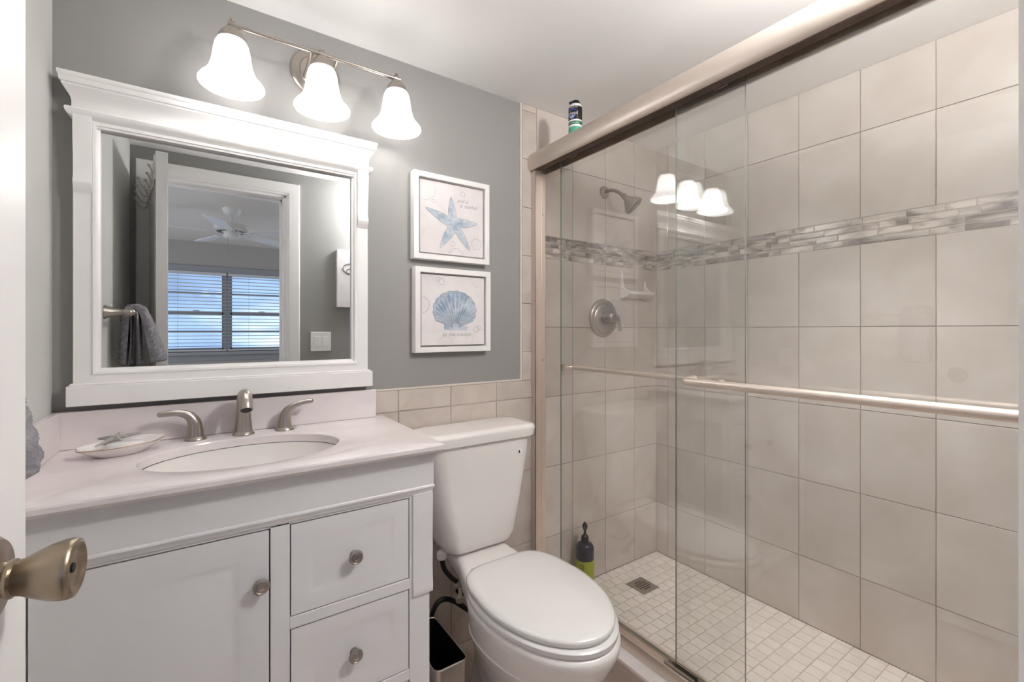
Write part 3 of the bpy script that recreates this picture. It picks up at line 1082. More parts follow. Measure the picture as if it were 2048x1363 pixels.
        circ(0.86, 0.23, 0.042)
        circ(0.91, 0.25, 0.03)
        write('by the motion', 0.31, 0.128, 0.021)
    script.build('lettering', M['ink_soft'], ca, smooth=0)


picture(0.9160, 1.2285, 1.4535, 1.7660, 'framed_picture', 'white framed canvas of a blue starfish, upper of two on the grey wall', 'star')
picture(0.9215, 1.2340, 1.1180, 1.4255, 'framed_picture', 'white framed canvas of a blue scallop shell, lower of two above the tiles', 'shell')

# ------------------------------------------------------------------ vanity cabinet
ZC = 0.906
CF = -0.440          # face-frame front
vc = thing('vanity_cabinet', 'white vanity cabinet with door and drawers under the marble top', 'cabinet', (0.40, -0.22, 0.0))
ca = MB()
ca.box(0.012, 0.030, CF + 0.02, -0.010, 0.0, 0.884)
ca.box(0.770, 0.7905, CF + 0.02, -0.010, 0.0, 0.884)
ca.box(0.030, 0.767, -0.024, -0.010, 0.08, 0.884)
ca.box(0.030, 0.767, CF + 0.02, -0.024, 0.08, 0.096)
# face frame
ca.box(0.012, 0.052, CF, CF + 0.022, 0.0, 0.884)
ca.box(0.7375, 0.7925, CF, CF + 0.022, 0.0, 0.884)
ca.box(0.4215, 0.4595, CF, CF + 0.022, 0.10, 0.80)
ca.box(0.052, 0.7375, CF, CF + 0.022, 0.7695, 0.884)
ca.box(0.4595, 0.7375, CF, CF + 0.022, 0.5365, 0.5625)
ca.box(0.4595, 0.7375, CF, CF + 0.022, 0.305, 0.3305)
ca.box(0.052, 0.7375, CF, CF + 0.022, 0.04, 0.10)
ca.build('body', M['cab'], vc, bevel=0.0012)
ap = MB()
prof = [(-0.0005, 0.7735), (-0.0025, 0.7755), (-0.0045, 0.7795), (-0.0055, 0.784), (-0.0072, 0.786), (-0.0085, 0.7895), (-0.0078, 0.793), (-0.0060, 0.795), (-0.0060, 0.884)]
ap.loft([[(0.006, CF + 0.001, z), (0.006, CF + o, z), (0.7955 - o, CF + o, z), (0.7955 - o, CF + 0.001, z)] for o, z in prof])
ap.loft([[(0.7895, CF + 0.002, z), (0.7895, -0.010, z), (0.7945 - o, -0.010, z), (0.7945 - o, CF + 0.002, z)] for o, z in prof])
ap.build('apron', M['cab'], vc, smooth=30)
for xa, xb in ((0.008, 0.050), (0.7455, 0.7995)):
    p = MB()
    pr = [(CF + 0.001, 0.776), (CF - 0.0058, 0.776), (CF - 0.0054, 0.74), (CF - 0.0042, 0.66), (CF - 0.0038, 0.60), (CF - 0.0046, 0.56), (CF - 0.0065, 0.530), (CF - 0.0065, 0.520), (CF - 0.0045, 0.514), (CF + 0.001, 0.512)]
    p.prism(pr, lambda a, b, d: (d, a, b), xa, xb)
    p.build('pilaster', M['cab'], vc, smooth=35)

def panel_front(name, x0, x1, z0, z1, rail, label=None):
    g = 0.0029
    x0, x1, z0, z1 = x0 + g, x1 - g, z0 + g, z1 - g
    P = MB()
    y = CF + 0.0015
    rings = []
    for a, d in ((0.0, 0.018), (0.0, 0.0), (rail, 0.0), (rail + 0.006, 0.0018), (rail + 0.012, 0.0028), (rail + 0.018, 0.0030), (rail + 0.030, 0.0016)):
        rings.append([(x0 + a, y + d, z0 + a), (x1 - a, y + d, z0 + a), (x1 - a, y + d, z1 - a), (x0 + a, y + d, z1 - a)])
    P.loft(rings)
    return P.build(name, M['cab'], vc, smooth=25, label=label)

def cab_knob(x, z, par, name='knob'):
    MB().lathe([(0.0095, 0.0), (0.0095, 0.002), (0.0060, 0.004), (0.0055, 0.013), (0.009, 0.0155), (0.0152, 0.018), (0.0165, 0.021), (0.0158, 0.024),
                (0.0125, 0.0255), (0.0115, 0.0245), (0.0095, 0.0245), (0.0085, 0.0262), (0.0055, 0.0268), (0.0045, 0.0255), (0.0, 0.0255)],
               (x, CF + 0.0045, z), (0, -1, 0), n=36).build(name, M['pewter'], par, smooth=45)

dkg = MB().box(0.032, 0.765, CF + 0.024, CF + 0.026, 0.1, 0.80).build('door_gap_shade', M['dark'], vc, smooth=0)  # dark sheet standing in for shade behind the door and drawer gaps
d = panel_front('door', 0.052, 0.4215, 0.100, 0.7695, 0.052)
cab_knob(0.4025, 0.657, d)
d = panel_front('drawer', 0.4595, 0.7375, 0.5625, 0.7695, 0.034)
cab_knob(0.5985, 0.6635, d)
d = panel_front('drawer', 0.4595, 0.7375, 0.3305, 0.5365, 0.034)
cab_knob(0.5985, 0.431, d)
d = panel_front('drawer', 0.4595, 0.7375, 0.100, 0.305, 0.034)
cab_knob(0.5985, 0.205, d)

# countertop with oval cut-out
SCX, SCY, SA, SB = 0.393, -0.262, 0.211, 0.152
ct = thing('vanity_countertop', 'pale veined marble countertop with oval sink cut-out on the white vanity', 'countertop', (0.40, -0.24, 0.884))
X0, X1, Y0c, Y1c = 0.001, 0.8165, -0.4795, -0.010
t = MB()
N = 96
def rect_hit(a):
    dx, dy = math.cos(a), math.sin(a)
    s = 1e9
    if dx > 1e-9: s = min(s, (X1 - SCX) / dx)
    if dx < -1e-9: s = min(s, (X0 - SCX) / dx)
    if dy > 1e-9: s = min(s, (Y1c - SCY) / dy)
    if dy < -1e-9: s = min(s, (Y0c - SCY) / dy)
    return (SCX + dx * s, SCY + dy * s)
angs = sorted(set([2 * pi * k / N for k in range(N)] + [math.atan2(yy - SCY, xx - SCX) % (2 * pi) for xx in (X0, X1) for yy in (Y0c, Y1c)]))
def sc_ring(ins, z):
    out = []
    for a in angs:
        x, y_ = rect_hit(a)
        out.append((min(max(x, X0 + ins), X1 - ins), min(max(y_, Y0c + ins), Y1c - 0.0), z))
    return out
def el_ring(k, z):
    return [(SCX + (SA + k) * math.cos(a), SCY + (SB + k) * math.sin(a), z) for a in angs]
t.loft([el_ring(0.0, 0.884), el_ring(0.0, ZC - 0.003), el_ring(0.0010, ZC - 0.0008), el_ring(0.003, ZC), sc_ring(0.006, ZC), sc_ring(0.002, ZC - 0.0012), sc_ring(0.0, ZC - 0.005),
        sc_ring(0.0, ZC - 0.014), sc_ring(0.004, ZC - 0.019), sc_ring(0.008, 0.884)], loop=True)
t.build('slab', M['marble'], ct, smooth=24)
MB().box(0.001, 0.786, -0.0245, -0.009, ZC, 0.9985).build('backsplash', M['marble'], ct, bevel=0.0025)
MB().box(0.001, 0.0165, -0.470, -0.0250, ZC, 0.9985).build('side_splash', M['marble'], ct, bevel=0.0025)

sk = thing('sink_basin', 'white oval basin set under the marble countertop', 'sink', (SCX, SCY, 0.75))
b = MB()
rg = []
for k, z in ((0.012, 0.8838), (0.0125, 0.876), (-0.004, 0.876), (-0.004, 0.8838)):
    rg.append(el_ring(k, z))
prof = [(1.0, 0.883), (0.985, 0.862), (0.95, 0.835), (0.88, 0.805), (0.76, 0.780), (0.58, 0.763), (0.35, 0.754), (0.12, 0.751), (0.10, 0.748)]
inner = [[(SCX + (SA - 0.002) * f * math.cos(a), SCY + (SB - 0.002) * f * math.sin(a), z) for a in angs] for f, z in prof]
outer_ = [[(SCX + (SA + 0.010) * f * math.cos(a), SCY + (SB + 0.010) * f * math.sin(a), z - 0.008) for a in angs] for f, z in reversed(prof)]
b.loft(inner + outer_, loop=False, cap0=False, cap1=False)
b.loft([inner[0], outer_[-1]], cap0=False, cap1=False)
b.build('bowl', M['porcelain'], sk, smooth=60)
MB().lathe([(0.022, 0.0), (0.022, 0.003), (0.018, 0.004), (0.012, 0.002), (0.0, 0.002)], (SCX, SCY, 0.750), n=28).build('drain_flange', M['nickel'], sk)

# faucet
fa = thing('faucet', 'brushed nickel widespread faucet with two lever handles behind the sink', 'faucet', (0.397, -0.072, ZC))
FY = -0.066
s = MB()
s.lathe([(0.027, 0.0), (0.027, 0.003), (0.0245, 0.006), (0.0225, 0.009)], (0.397, FY, ZC), n=36)
s.tube(smooth_path([(0.397, FY, ZC + 0.006), (0.397, FY, ZC + 0.045), (0.397, FY - 0.003, ZC + 0.080), (0.397, FY - 0.016, ZC + 0.106), (0.397, FY - 0.042, ZC + 0.113),
                    (0.397, FY - 0.068, ZC + 0.101), (0.397, FY - 0.083, ZC + 0.079)], 6),
       lerp_list([0.0225, 0.0190, 0.0180, 0.0175, 0.0170, 0.0165, 0.0160], 37), n=28)
sp = s.build('spout', M['nickel'], fa, smooth=50)
MB().lathe([(0.0130, 0.0), (0.0130, 0.0012), (0.0, 0.0012)], (0.397, FY - 0.083, ZC + 0.079), (0, -0.56, -0.83), n=20).build('aerator', M['dark'], sp)
for x, pts in ((0.286, [(0.286, FY, ZC + 0.006), (0.2855, FY, ZC + 0.030), (0.282, FY - 0.001, ZC + 0.050), (0.271, FY - 0.003, ZC + 0.066), (0.253, FY - 0.005, ZC + 0.0745), (0.232, FY - 0.007, ZC + 0.0765), (0.212, FY - 0.009, ZC + 0.0755)]),
               (0.5005, [(0.5005, FY, ZC + 0.006), (0.5010, FY, ZC + 0.028), (0.5045, FY - 0.001, ZC + 0.046), (0.514, FY - 0.003, ZC + 0.061), (0.530, FY - 0.005, ZC + 0.071), (0.550, FY - 0.007, ZC + 0.077), (0.571, FY - 0.009, ZC + 0.0795)])):
    h = MB()
    h.lathe([(0.0255, 0.0), (0.0255, 0.0025), (0.023, 0.006), (0.0205, 0.009)], (x, FY, ZC), n=32)
    h.tube(smooth_path(pts, 6), lerp_list([0.0195, 0.0170, 0.0150, 0.0115, 0.0085, 0.0075, 0.0070], 37), n=24)
    h.sphere(pts[-1], 0.0069, 14, 10)
    h.build('handle', M['nickel'], fa, smooth=50)

# soap dish with ornament
sd = thing('soap_dish', 'white oval scalloped dish with a worn gilt rim on the counter beside the sink', 'soap dish', (0.140, -0.135, ZC))
def dring(f, z, wob=0.0):
    out = []
    for k in range(64):
        a = 2 * pi * k / 64
        w = 1 + wob * math.sin(7 * a + 0.6)
        tilt = 0.0035 * math.cos(a) * f
        out.append((0.1445 + 0.080 * f * w * math.cos(a) + 0.0 * math.sin(a), -0.135 + 0.060 * f * w * math.sin(a) + 0.012 * f * math.cos(a), z + tilt))
    return out
b = MB()
b.loft([dring(0.50, ZC), dring(0.56, ZC + 0.002), dring(0.80, ZC + 0.013, 0.01), dring(0.99, ZC + 0.0245, 0.025), dring(1.0, ZC + 0.0265, 0.03), dring(0.985, ZC + 0.0275, 0.03),
        dring(0.80, ZC + 0.018, 0.01), dring(0.5, ZC + 0.012), dring(0.05, ZC + 0.011)])
b.build('dish', M['porcelain'], sd, smooth=60)
r = MB()
A = dring(1.004, ZC + 0.0262, 0.03)
r.tube([A[k % 64] for k in range(65)], 0.0011, n=6)
r.build('gilt_rim', M['gold'], sd)
so = tag(MB().loft([[(0.150 + 0.036 * f * math.cos(a), -0.140 + 0.024 * f * math.sin(a), ZC + z) for a in [2 * pi * k / 40 for k in range(40)]]
                    for f, z in ((0.8, 0.0125), (1.0, 0.018), (1.0, 0.024), (0.85, 0.028), (0.3, 0.0295))]).build('soap_bar', M['seat'], smooth=60),
         'flat white soap bar lying in the gilt-rimmed dish', 'soap')
orn = MB()
tips = []
for k in range(5):
    a = math.radians(8 + 72 * k)
    L = (0.050, 0.040, 0.038, 0.046, 0.036)[k]
    tips.append((L * math.cos(a), L * math.sin(a)))
    a2 = a + math.radians(36)
    tips.append((0.013 * math.cos(a2), 0.013 * math.sin(a2)))
ox, oy, oz = 0.126, -0.094, ZC + 0.0245
rings_ = []
n = len(tips)
def orn_ring(f, h):
    return [(ox + u * f, oy + 0.72 * v * f, oz + h + 0.10 * u * f + 0.22 * (v * f + 0.02)) for u, v in tips]
orn.loft([orn_ring(0.1, -0.002), orn_ring(0.96, 0.0), orn_ring(1.0, 0.0018), orn_ring(0.94, 0.0036), orn_ring(0.55, 0.0065), orn_ring(0.08, 0.0095)])
tag(orn.build('starfish_ornament', M['orn'], smooth=0), 'small grey starfish-like ornament resting on the back rim of the soap dish', 'ornament')

# ------------------------------------------------------------------ toilet
TX = 1.116
to = thing('toilet', 'white two-piece toilet with closed elongated lid between vanity and shower', 'toilet', (TX, -0.40, 0.0))
def egg(z, yc, af, ab, hw, n=56, pb=2.6, cx=TX, tap=0.0):
    out = []
    for k in range(n):
        a = 2 * pi * k / n
        c, s_ = math.cos(a), math.sin(a)
        if s_ <= 0:
            x, y_ = hw * c, af * s_
        else:
            x = hw * math.copysign(abs(c) ** (2 / pb), c)
            y_ = ab * abs(s_) ** (2 / pb)
            x *= 1 - tap * (y_ / ab) ** 2
        out.append((cx + x, yc + y_, z))
    return out
b = MB()
b.loft([egg(0.0, -0.40, 0.19, 0.22, 0.118), egg(0.012, -0.40, 0.192, 0.22, 0.120), egg(0.05, -0.40, 0.18, 0.21, 0.112), egg(0.12, -0.405, 0.172, 0.20, 0.108), egg(0.18, -0.42, 0.185, 0.19, 0.122),
        egg(0.24, -0.44, 0.225, 0.185, 0.146), egg(0.29, -0.455, 0.262, 0.185, 0.165), egg(0.335, -0.465, 0.283, 0.19, 0.177), egg(0.368, -0.47, 0.292, 0.195, 0.182), egg(0.385, -0.47, 0.294, 0.197, 0.184),
        egg(0.394, -0.47, 0.291, 0.197, 0.182), egg(0.398, -0.47, 0.283, 0.195, 0.175)])
b.build('bowl', M['porcelain'], to, smooth=60)
ridge = MB()
ridge.tube([(p[0], p[1], p[2]) for p in egg(0.300, -0.456, 0.2635, 0.1855, 0.1665)] , 0.0055, n=8)
ridge.build('bowl_ridge', M['porcelain'], to, smooth=60)
dk = MB()
rings = []
for y_, hw, zt, zb in ((-0.045, 0.095, 0.428, 0.375), (-0.10, 0.100, 0.430, 0.37), (-0.20, 0.108, 0.424, 0.355), (-0.26, 0.124, 0.412, 0.33), (-0.33, 0.140, 0.397, 0.30)):
    r_ = [(TX + u, y_, v) for u, v in [(x, z) for x, z in rrect(0, 0.5 * (zt + zb), hw, 0.5 * (zt - zb), 0.022, 5)]]
    rings.append(r_)
dk.loft(rings)
dk.build('tank_deck', M['porcelain'], to, smooth=50)
for s_ in (-1, 1):
    tr_ = MB()
    pts = smooth_path([(TX + s_ * 0.060, -0.24, 0.27), (TX + s_ * 0.068, -0.28, 0.23), (TX + s_ * 0.078, -0.34, 0.16), (TX + s_ * 0.084, -0.41, 0.09), (TX + s_ * 0.082, -0.46, 0.04)], 6)
    tr_.tube(pts, lerp_list([0.035, 0.038, 0.036, 0.030, 0.022], len(pts)), n=16)
    tr_.build('trapway', M['porcelain'], to, smooth=60)
sl = MB()
sl.loft([egg(0.399, -0.47, 0.280, 0.190, 0.176), egg(0.402, -0.47, 0.286, 0.193, 0.181), egg(0.414, -0.47, 0.287, 0.194, 0.182), egg(0.419, -0.47, 0.281, 0.19, 0.177)])
sl.build('seat_ring', M['seat'], to, smooth=50)
ld = MB()
ld.loft([egg(0.420, -0.47, 0.268, 0.190, 0.170, pb=6, tap=0.21), egg(0.423, -0.47, 0.274, 0.194, 0.175, pb=6, tap=0.21), egg(0.433, -0.47, 0.276, 0.195, 0.177, pb=6, tap=0.21), egg(0.4385, -0.47, 0.272, 0.192, 0.173, pb=6, tap=0.21), egg(0.441, -0.47, 0.255, 0.18, 0.16, pb=6, tap=0.21),
         egg(0.4425, -0.47, 0.20, 0.14, 0.12, pb=6, tap=0.21), egg(0.443, -0.47, 0.08, 0.06, 0.05)])
ld.build('seat_lid', M['seat'], to, smooth=60)
for s_ in (-1, 1):
    hn = MB()
    hn.cyl((TX + s_ * 0.075 - 0.02, -0.268, 0.418), (TX + s_ * 0.075 + 0.02, -0.268, 0.418), 0.010, n=16)
    hn.build('hinge', M['seat'], to)
tk = MB()
def trr(z, hw, y0, y1, r):
    return [(x, y_, z) for x, y_ in rrect(TX, 0.5 * (y0 + y1), hw, 0.5 * (y1 - y0), r, 8)]
tk.loft([trr(0.430, 0.105, -0.165, -0.050, 0.04), trr(0.434, 0.122, -0.178, -0.040, 0.045), trr(0.445, 0.136, -0.188, -0.034, 0.05), trr(0.47, 0.145, -0.194, -0.030, 0.05), trr(0.60, 0.170, -0.197, -0.028, 0.05),
         trr(0.75, 0.197, -0.200, -0.026, 0.05), trr(0.815, 0.206, -0.200, -0.026, 0.05)])
tk.build('tank', M['porcelain'], to, smooth=50)
tl = MB()
tl.loft([trr(0.808, 0.210, -0.206, -0.024, 0.05), trr(0.811, 0.220, -0.212, -0.022, 0.052), trr(0.838, 0.226, -0.216, -0.020, 0.055), trr(0.846, 0.224, -0.214, -0.021, 0.055), trr(0.851, 0.215, -0.206, -0.024, 0.05), trr(0.8525, 0.19, -0.185, -0.035, 0.04)])
tl.build('tank_lid', M['porcelain'], to, smooth=50)
stp = (1.2535, -0.2003, 0.757)
st = MB().lathe([(0.0115, -0.001), (0.0115, 0.0006), (0.0, 0.0006)], stp, (0, -1, 0), n=24).build('round_sticker', M['plate'], to)
dp = [(0.0, 0.0075)] + [(0.0038 * math.cos(a), -0.002 + 0.0038 * math.sin(a)) for a in [math.radians(30 - 30 * k) for k in range(9)]]
MB().add([(stp[0] + u, stp[1] - 0.0008, stp[2] + v) for u, v in dp], [tuple(range(len(dp)))]).build('drop_mark', M['bottle_navy'], st, smooth=0)

# supply lines
sh = thing('supply_hose', 'black braided water hose dropping from the tank to a pale shutoff valve', 'hose', (1.0, -0.12, 0.30))
MB().lathe([(0.016, 0), (0.018, 0.004), (0.018, 0.022), (0.013, 0.026)], (0.985, -0.115, 0.408), n=10).build('coupling_nut', M['plate'], sh)
MB().tube(smooth_path([(0.985, -0.115, 0.415), (0.987, -0.117, 0.39), (0.998, -0.118, 0.362), (1.020, -0.120, 0.333), (1.050, -0.121, 0.304), (1.085, -0.122, 0.270), (1.10, -0.12, 0.24), (1.10, -0.08, 0.215), (1.10, -0.012, 0.21)], 6), 0.0085, n=12).build('hose', M['black_rubber'], sh)
vv = MB()
vv.cyl((1.036, -0.130, 0.312), (1.062, -0.131, 0.284), 0.0125, n=12)
vv.cyl((1.046, -0.135, 0.298), (1.030, -0.165, 0.280), 0.007, n=12)
vv.cyl((1.030, -0.165, 0.280), (1.026, -0.173, 0.276), 0.016, n=8)
vv.build('shutoff_valve', M['clear_plastic'], sh)
h2 = thing('drain_hose', 'second black hose arching up behind the steel trash can to the toilet', 'hose', (1.0, -0.12, 0.2))
MB().tube(smooth_path([(0.948, -0.095, 0.012), (0.948, -0.098, 0.10), (0.950, -0.105, 0.205), (0.956, -0.115, 0.245), (0.972, -0.120, 0.266), (0.995, -0.122, 0.268), (1.025, -0.122, 0.252), (1.06, -0.122, 0.222), (1.095, -0.122, 0.190), (1.12, -0.11, 0.17)], 6), 0.0088, n=12).build('hose', M['black_rubber'], h2)
MB().lathe([(0.022, 0), (0.022, 0.004), (0.011, 0.008), (0.011, 0.03)], (0.948, -0.095, 0.0), n=20).build('floor_fitting', M['plate'], h2)

# trash can
tc_ = thing('trash_can', 'slim stainless steel trash can with black inside beside the vanity', 'trash can', (0.87, -0.31, 0.0))
def tring(z, k, dz=0.0):
    hx, hy = 0.050 + k, 0.112 + k
    return [(x, y_, z) for x, y_ in rrect(0.8650, -0.318, hx, hy, 0.018, 6)]
o_ = MB()
o_.loft([tring(0.0, -0.008), tring(0.002, -0.006), tring(0.278, 0.0), tring(0.2795, -0.001)], cap1=False)
o_.build('body', M['steel'], tc_, smooth=40)
r_ = MB()
R0 = tring(0.2800, 0.0)
r_.tube(R0 + [R0[0]], 0.0028, n=8)
r_.build('rim', M['steel'], tc_)
i_ = MB()
i_.loft([tring(0.2780, -0.002), tring(0.02, -0.009)], cap0=False)
i_.build('liner', M['black'], tc_, smooth=40)

# ------------------------------------------------------------------ shower enclosure
se = thing('shower_door_frame', 'satin nickel shower door frame with rounded header rail and curb track', 'shower door frame', (1.485, -0.75, 0.14))
hd = MB()
hp = [(1.4800, 1.872), (1.447, 1.872), (1.440, 1.876), (1.4345, 1.886), (1.4325, 1.899), (1.4335, 1.913), (1.438, 1.928), (1.446, 1.941), (1.457, 1.9495), (1.470, 1.953), (1.532, 1.953), (1.536, 1.949), (1.536, 1.872), (1.530, 1.872), (1.530, 1.940), (1.4800, 1.940)]
hd.prism(hp, lambda a, b, d: (a, d, b), -0.0085, YF + 0.0085)
hd.build('header', M['satin'], se, smooth=40)
MB().box(1.4805, 1.5295, YF + 0.01, -0.010, 1.925, 1.9395).build('header_channel_shade', M['satin_shaded'], se, smooth=0)  # dark lining painted as the shade inside the open channel
MB().box(1.4495, 1.4795, YF + 0.01, -0.009, 1.8700, 1.8722).build('header_shade_strip', M['satin_shaded'], se, smooth=0)  # dark strip put in for the shadow under the header
for s_, y0 in ((-1, -0.0085), (1, YF + 0.0085)):
    jm = MB()
    jm.box(1.4520, 1.4560, min(y0, y0 + s_ * 0.030), max(y0, y0 + s_ * 0.030), 0.14, 1.873)
    jm.box(1.4520, 1.4860, min(y0 + s_ * 0.026, y0 + s_ * 0.030), max(y0 + s_ * 0.026, y0 + s_ * 0.030), 0.14, 1.873)
    jm.box(1.4860, 1.4900, min(y0, y0 + s_ * 0.030), max(y0, y0 + s_ * 0.030), 0.14, 1.873)
    jm.box(1.4900, 1.5260, min(y0, y0 + s_ * 0.006), max(y0, y0 + s_ * 0.006), 0.14, 1.873)
    jm.build('wall_jamb', M['satin'], se, bevel=0.0012)
for z in (1.694, 1.070):
    sc_ = MB()
    sc_.lathe([(0.0045, 0), (0.0045, 0.0015), (0.002, 0.002), (0.0, 0.001)], (1.506, -0.0145, z), (0, -1, 0), n=12)
    sc_.build('screw', M['dark'], se)
tr = MB()
tp = [(1.455, 0.1395), (1.4555, 0.170), (1.4585, 0.1795), (1.463, 0.1800), (1.466, 0.176), (1.467, 0.160), (1.492, 0.156), (1.493, 0.168), (1.497, 0.168), (1.498, 0.156), (1.520, 0.154), (1.521, 0.166), (1.527, 0.170), (1.531, 0.166), (1.532, 0.1395)]
tr.prism(tp, lambda a, b, d: (a, d, b), -0.0395, YF + 0.0395)
tr.build('bottom_track', M['satin'], se, smooth=30)
gd = MB()
gd.box(1.466, 1.474, -0.765, -0.664, 0.157, 0.186)
gd.box(1.466, 1.505, -0.760, -0.670, 0.156, 0.164)
gd.box(1.489, 1.493, -0.765, -0.664, 0.157, 0.186)
gd.build('track_guide', M['steel'], se, bevel=0.001)
for y_, x_ in ((-0.20, 1.518), (-0.82, 1.518), (-0.765, 1.491), (-1.40, 1.491)):
    rl = MB()
    rl.box(x_ - 0.003, x_ + 0.003, y_ - 0.02, y_ + 0.02, 1.888, 1.925)
    rl.build('roller_hanger', M['steel'], se, bevel=0.001)

def glass_panel(xc, y0, y1, label, z0=0.168, z1=1.905):
    t = thing('shower_glass_panel', label, 'shower door', (xc, 0.5 * (y0 + y1), z0), group='sliding shower glass panels')
    x0, x1 = xc - 0.003, xc + 0.003
    g = MB()
    g.add([(x0, y0, z0), (x0, y1, z0), (x0, y1, z1), (x0, y0, z1)], [(0, 1, 2, 3)])
    g.add([(x1, y0, z0), (x1, y0, z1), (x1, y1, z1), (x1, y1, z0)], [(0, 1, 2, 3)])
    me = bpy.data.meshes.new('glass')
    vs = [(x, y_, z) for x in (x0, x1) for y_ in (y0, y1) for z in (z0, z1)]
    off = t.location
    me.from_pydata([Vector(v) - off for v in vs], [], [(0, 2, 3, 1), (4, 5, 7, 6), (0, 1, 5, 4), (2, 6, 7, 3), (0, 4, 6, 2), (1, 3, 7, 5)])
    bm = bmesh.new()
    bm.from_mesh(me)
    bmesh.ops.recalc_face_normals(bm, faces=bm.faces)
    bm.to_mesh(me)
    bm.free()
    me.materials.append(M['glass'])
    me.materials.append(M['glass_edge'])
    for p in me.polygons:
        p.material_index = 0 if abs(p.normal.x) > 0.9 else 1
    o = bpy.data.objects.new('glass', me)
    COL.objects.link(o)
    o.parent = t
    return t

gp_out = glass_panel(1.482, -1.488, -0.697, 'outer sliding shower glass panel with the long towel bar facing the room')
gp_in = glass_panel(1.511, -0.893, -0.133, 'inner sliding shower glass panel near the valve, its bar inside the shower')
def handle_bar(par, xg, xb, ya, yb, z, r):
    s_ = 1 if xb > xg else -1
    xs_ = xg + s_ * 0.004
    ca_ = 0.026
    pts = [(xs_, ya, z), (xs_ + s_ * (abs(xb - xs_) - ca_) * 0.9, ya, z)]
    pts = smooth_path([(xs_, ya, z), (xs_ + (xb - xs_) * 0.55, ya, z), (xb - s_ * 0.004, ya - 0.007, z), (xb, ya - 0.022, z)], 6)
    pts += smooth_path([(xb, yb + 0.022, z), (xb - s_ * 0.004, yb + 0.007, z), (xs_ + (xb - xs_) * 0.55, yb, z), (xs_, yb, z)], 6)
    o = MB().tube(pts, r, n=20).build('towel_rail', M['satin'], par, smooth=50)
    for y_ in (ya, yb):
        fl = MB()
        fl.cyl((xs_ - s_ * 0.001, y_, z), (xs_ + s_ * 0.004, y_, z), r * 1.45, n=20)
        fl.build('rail_washer', M['satin'], o)
    return o
handle_bar(gp_out, 1.482, 1.432, -0.757, -1.415, 1.0525, 0.0108)
handle_bar(gp_in, 1.511, 1.561, -0.143, -0.805, 1.0455, 0.0098)

# shower valve
sv = thing('shower_valve', 'round brushed nickel shower valve with lever on the tiled back wall', 'shower valve', (1.885, -0.008, 1.256))
VC = (1.882, -0.008, 1.2555)
MB().lathe([(0.090, 0), (0.090, 0.005), (0.086, 0.011), (0.075, 0.014), (0.068, 0.012), (0.064, 0.016), (0.058, 0.0175), (0.030, 0.0185), (0.0, 0.0185)], VC, (0, -1, 0), n=56).build('escutcheon', M['nickel'], sv, smooth=50)
vs_ = MB()
vs_.lathe([(0.024, 0.018), (0.024, 0.028), (0.021, 0.032), (0.0235, 0.045), (0.0235, 0.062), (0.020, 0.070), (0.012, 0.073), (0.0, 0.073)], (VC[0], VC[1], VC[2] + 0.004), (0, -1, 0), n=32)
vs_.build('hub', M['nickel'], sv, smooth=50)
lv = MB()
lv.tube(smooth_path([(VC[0] + 0.012, -0.066, VC[2] + 0.012), (VC[0] + 0.030, -0.078, VC[2] + 0.004), (VC[0] + 0.037, -0.080, VC[2] - 0.025), (VC[0] + 0.042, -0.079, VC[2] - 0.062)], 6), lerp_list([0.010, 0.0095, 0.0065, 0.0085], 19), n=16)
lv.build('lever', M['nickel'], sv, smooth=50)

# shower head
hh = thing('showerhead', 'chrome shower head on a bent arm high on the tiled back wall', 'shower head', (1.891, -0.008, 1.858))
MB().lathe([(0.030, 0), (0.030, 0.003), (0.026, 0.009), (0.012, 0.014)], (1.891, -0.008, 1.858), (0, -1, 0), n=32).build('flange', M['nickel'], hh)
MB().tube(smooth_path([(1.891, -0.012, 1.858), (1.891, -0.05, 1.858), (1.895, -0.085, 1.845), (1.905, -0.112, 1.822)], 6), 0.0085, n=14).build('arm', M['nickel'], hh)
ax = Vector((0.42, -0.50, -0.72)).normalized()
hb = MB().lathe([(0.011, -0.012), (0.014, 0.0), (0.014, 0.012), (0.020, 0.020), (0.036, 0.042), (0.046, 0.055), (0.047, 0.066), (0.043, 0.070), (0.0, 0.071)], (1.908, -0.118, 1.816), ax, n=36).build('head', M['nickel'], hh, smooth=50)
nzl = MB()
hc = Vector((1.908, -0.118, 1.816)) + ax * 0.071
u_ = ax.orthogonal().normalized()
w_ = ax.cross(u_)
for r_k, cnt in ((0.012, 6), (0.024, 12), (0.035, 18)):
    for k in range(cnt):
        a = 2 * pi * k / cnt
        p = hc + (u_ * math.cos(a) + w_ * math.sin(a)) * r_k
        nzl.cyl(p - ax * 0.001, p + ax * 0.0018, 0.0020, n=6)
nzl.build('nozzles', M['pewter'], hb)

# ceramic soap holder on the back wall
ch = thing('ceramic_soap_holder', 'white ceramic soap holder with raised end fins in the shower corner', 'soap holder', (2.10, -0.01, 1.40))
cs = MB()
cx0, cx1 = 2.000, 2.190
for xa, xb, zt in ((cx0, cx0 + 0.013, 1.497), (cx1 - 0.013, cx1, 1.450)):
    out = [(-0.008, zt), (-0.013, zt - 0.003), (-0.019, zt - 0.035), (-0.028, 1.412), (-0.046, 1.395), (-0.066, 1.387), (-0.070, 1.378), (-0.062, 1.368), (-0.035, 1.357), (-0.008, 1.352)]
    cs.prism(out, lambda a, b_, d_: (d_, a, b_), xa, xb)
tray = [(-0.008, 1.398), (-0.014, 1.392), (-0.028, 1.384), (-0.050, 1.381), (-0.064, 1.389), (-0.070, 1.384), (-0.066, 1.374), (-0.038, 1.361), (-0.008, 1.356)]
cs.prism(tray, lambda a, b_, d_: (d_, a, b_), cx0 + 0.010, cx1 - 0.010)
cs.build('body', M['porcelain'], ch, bevel=0.003, smooth=40)

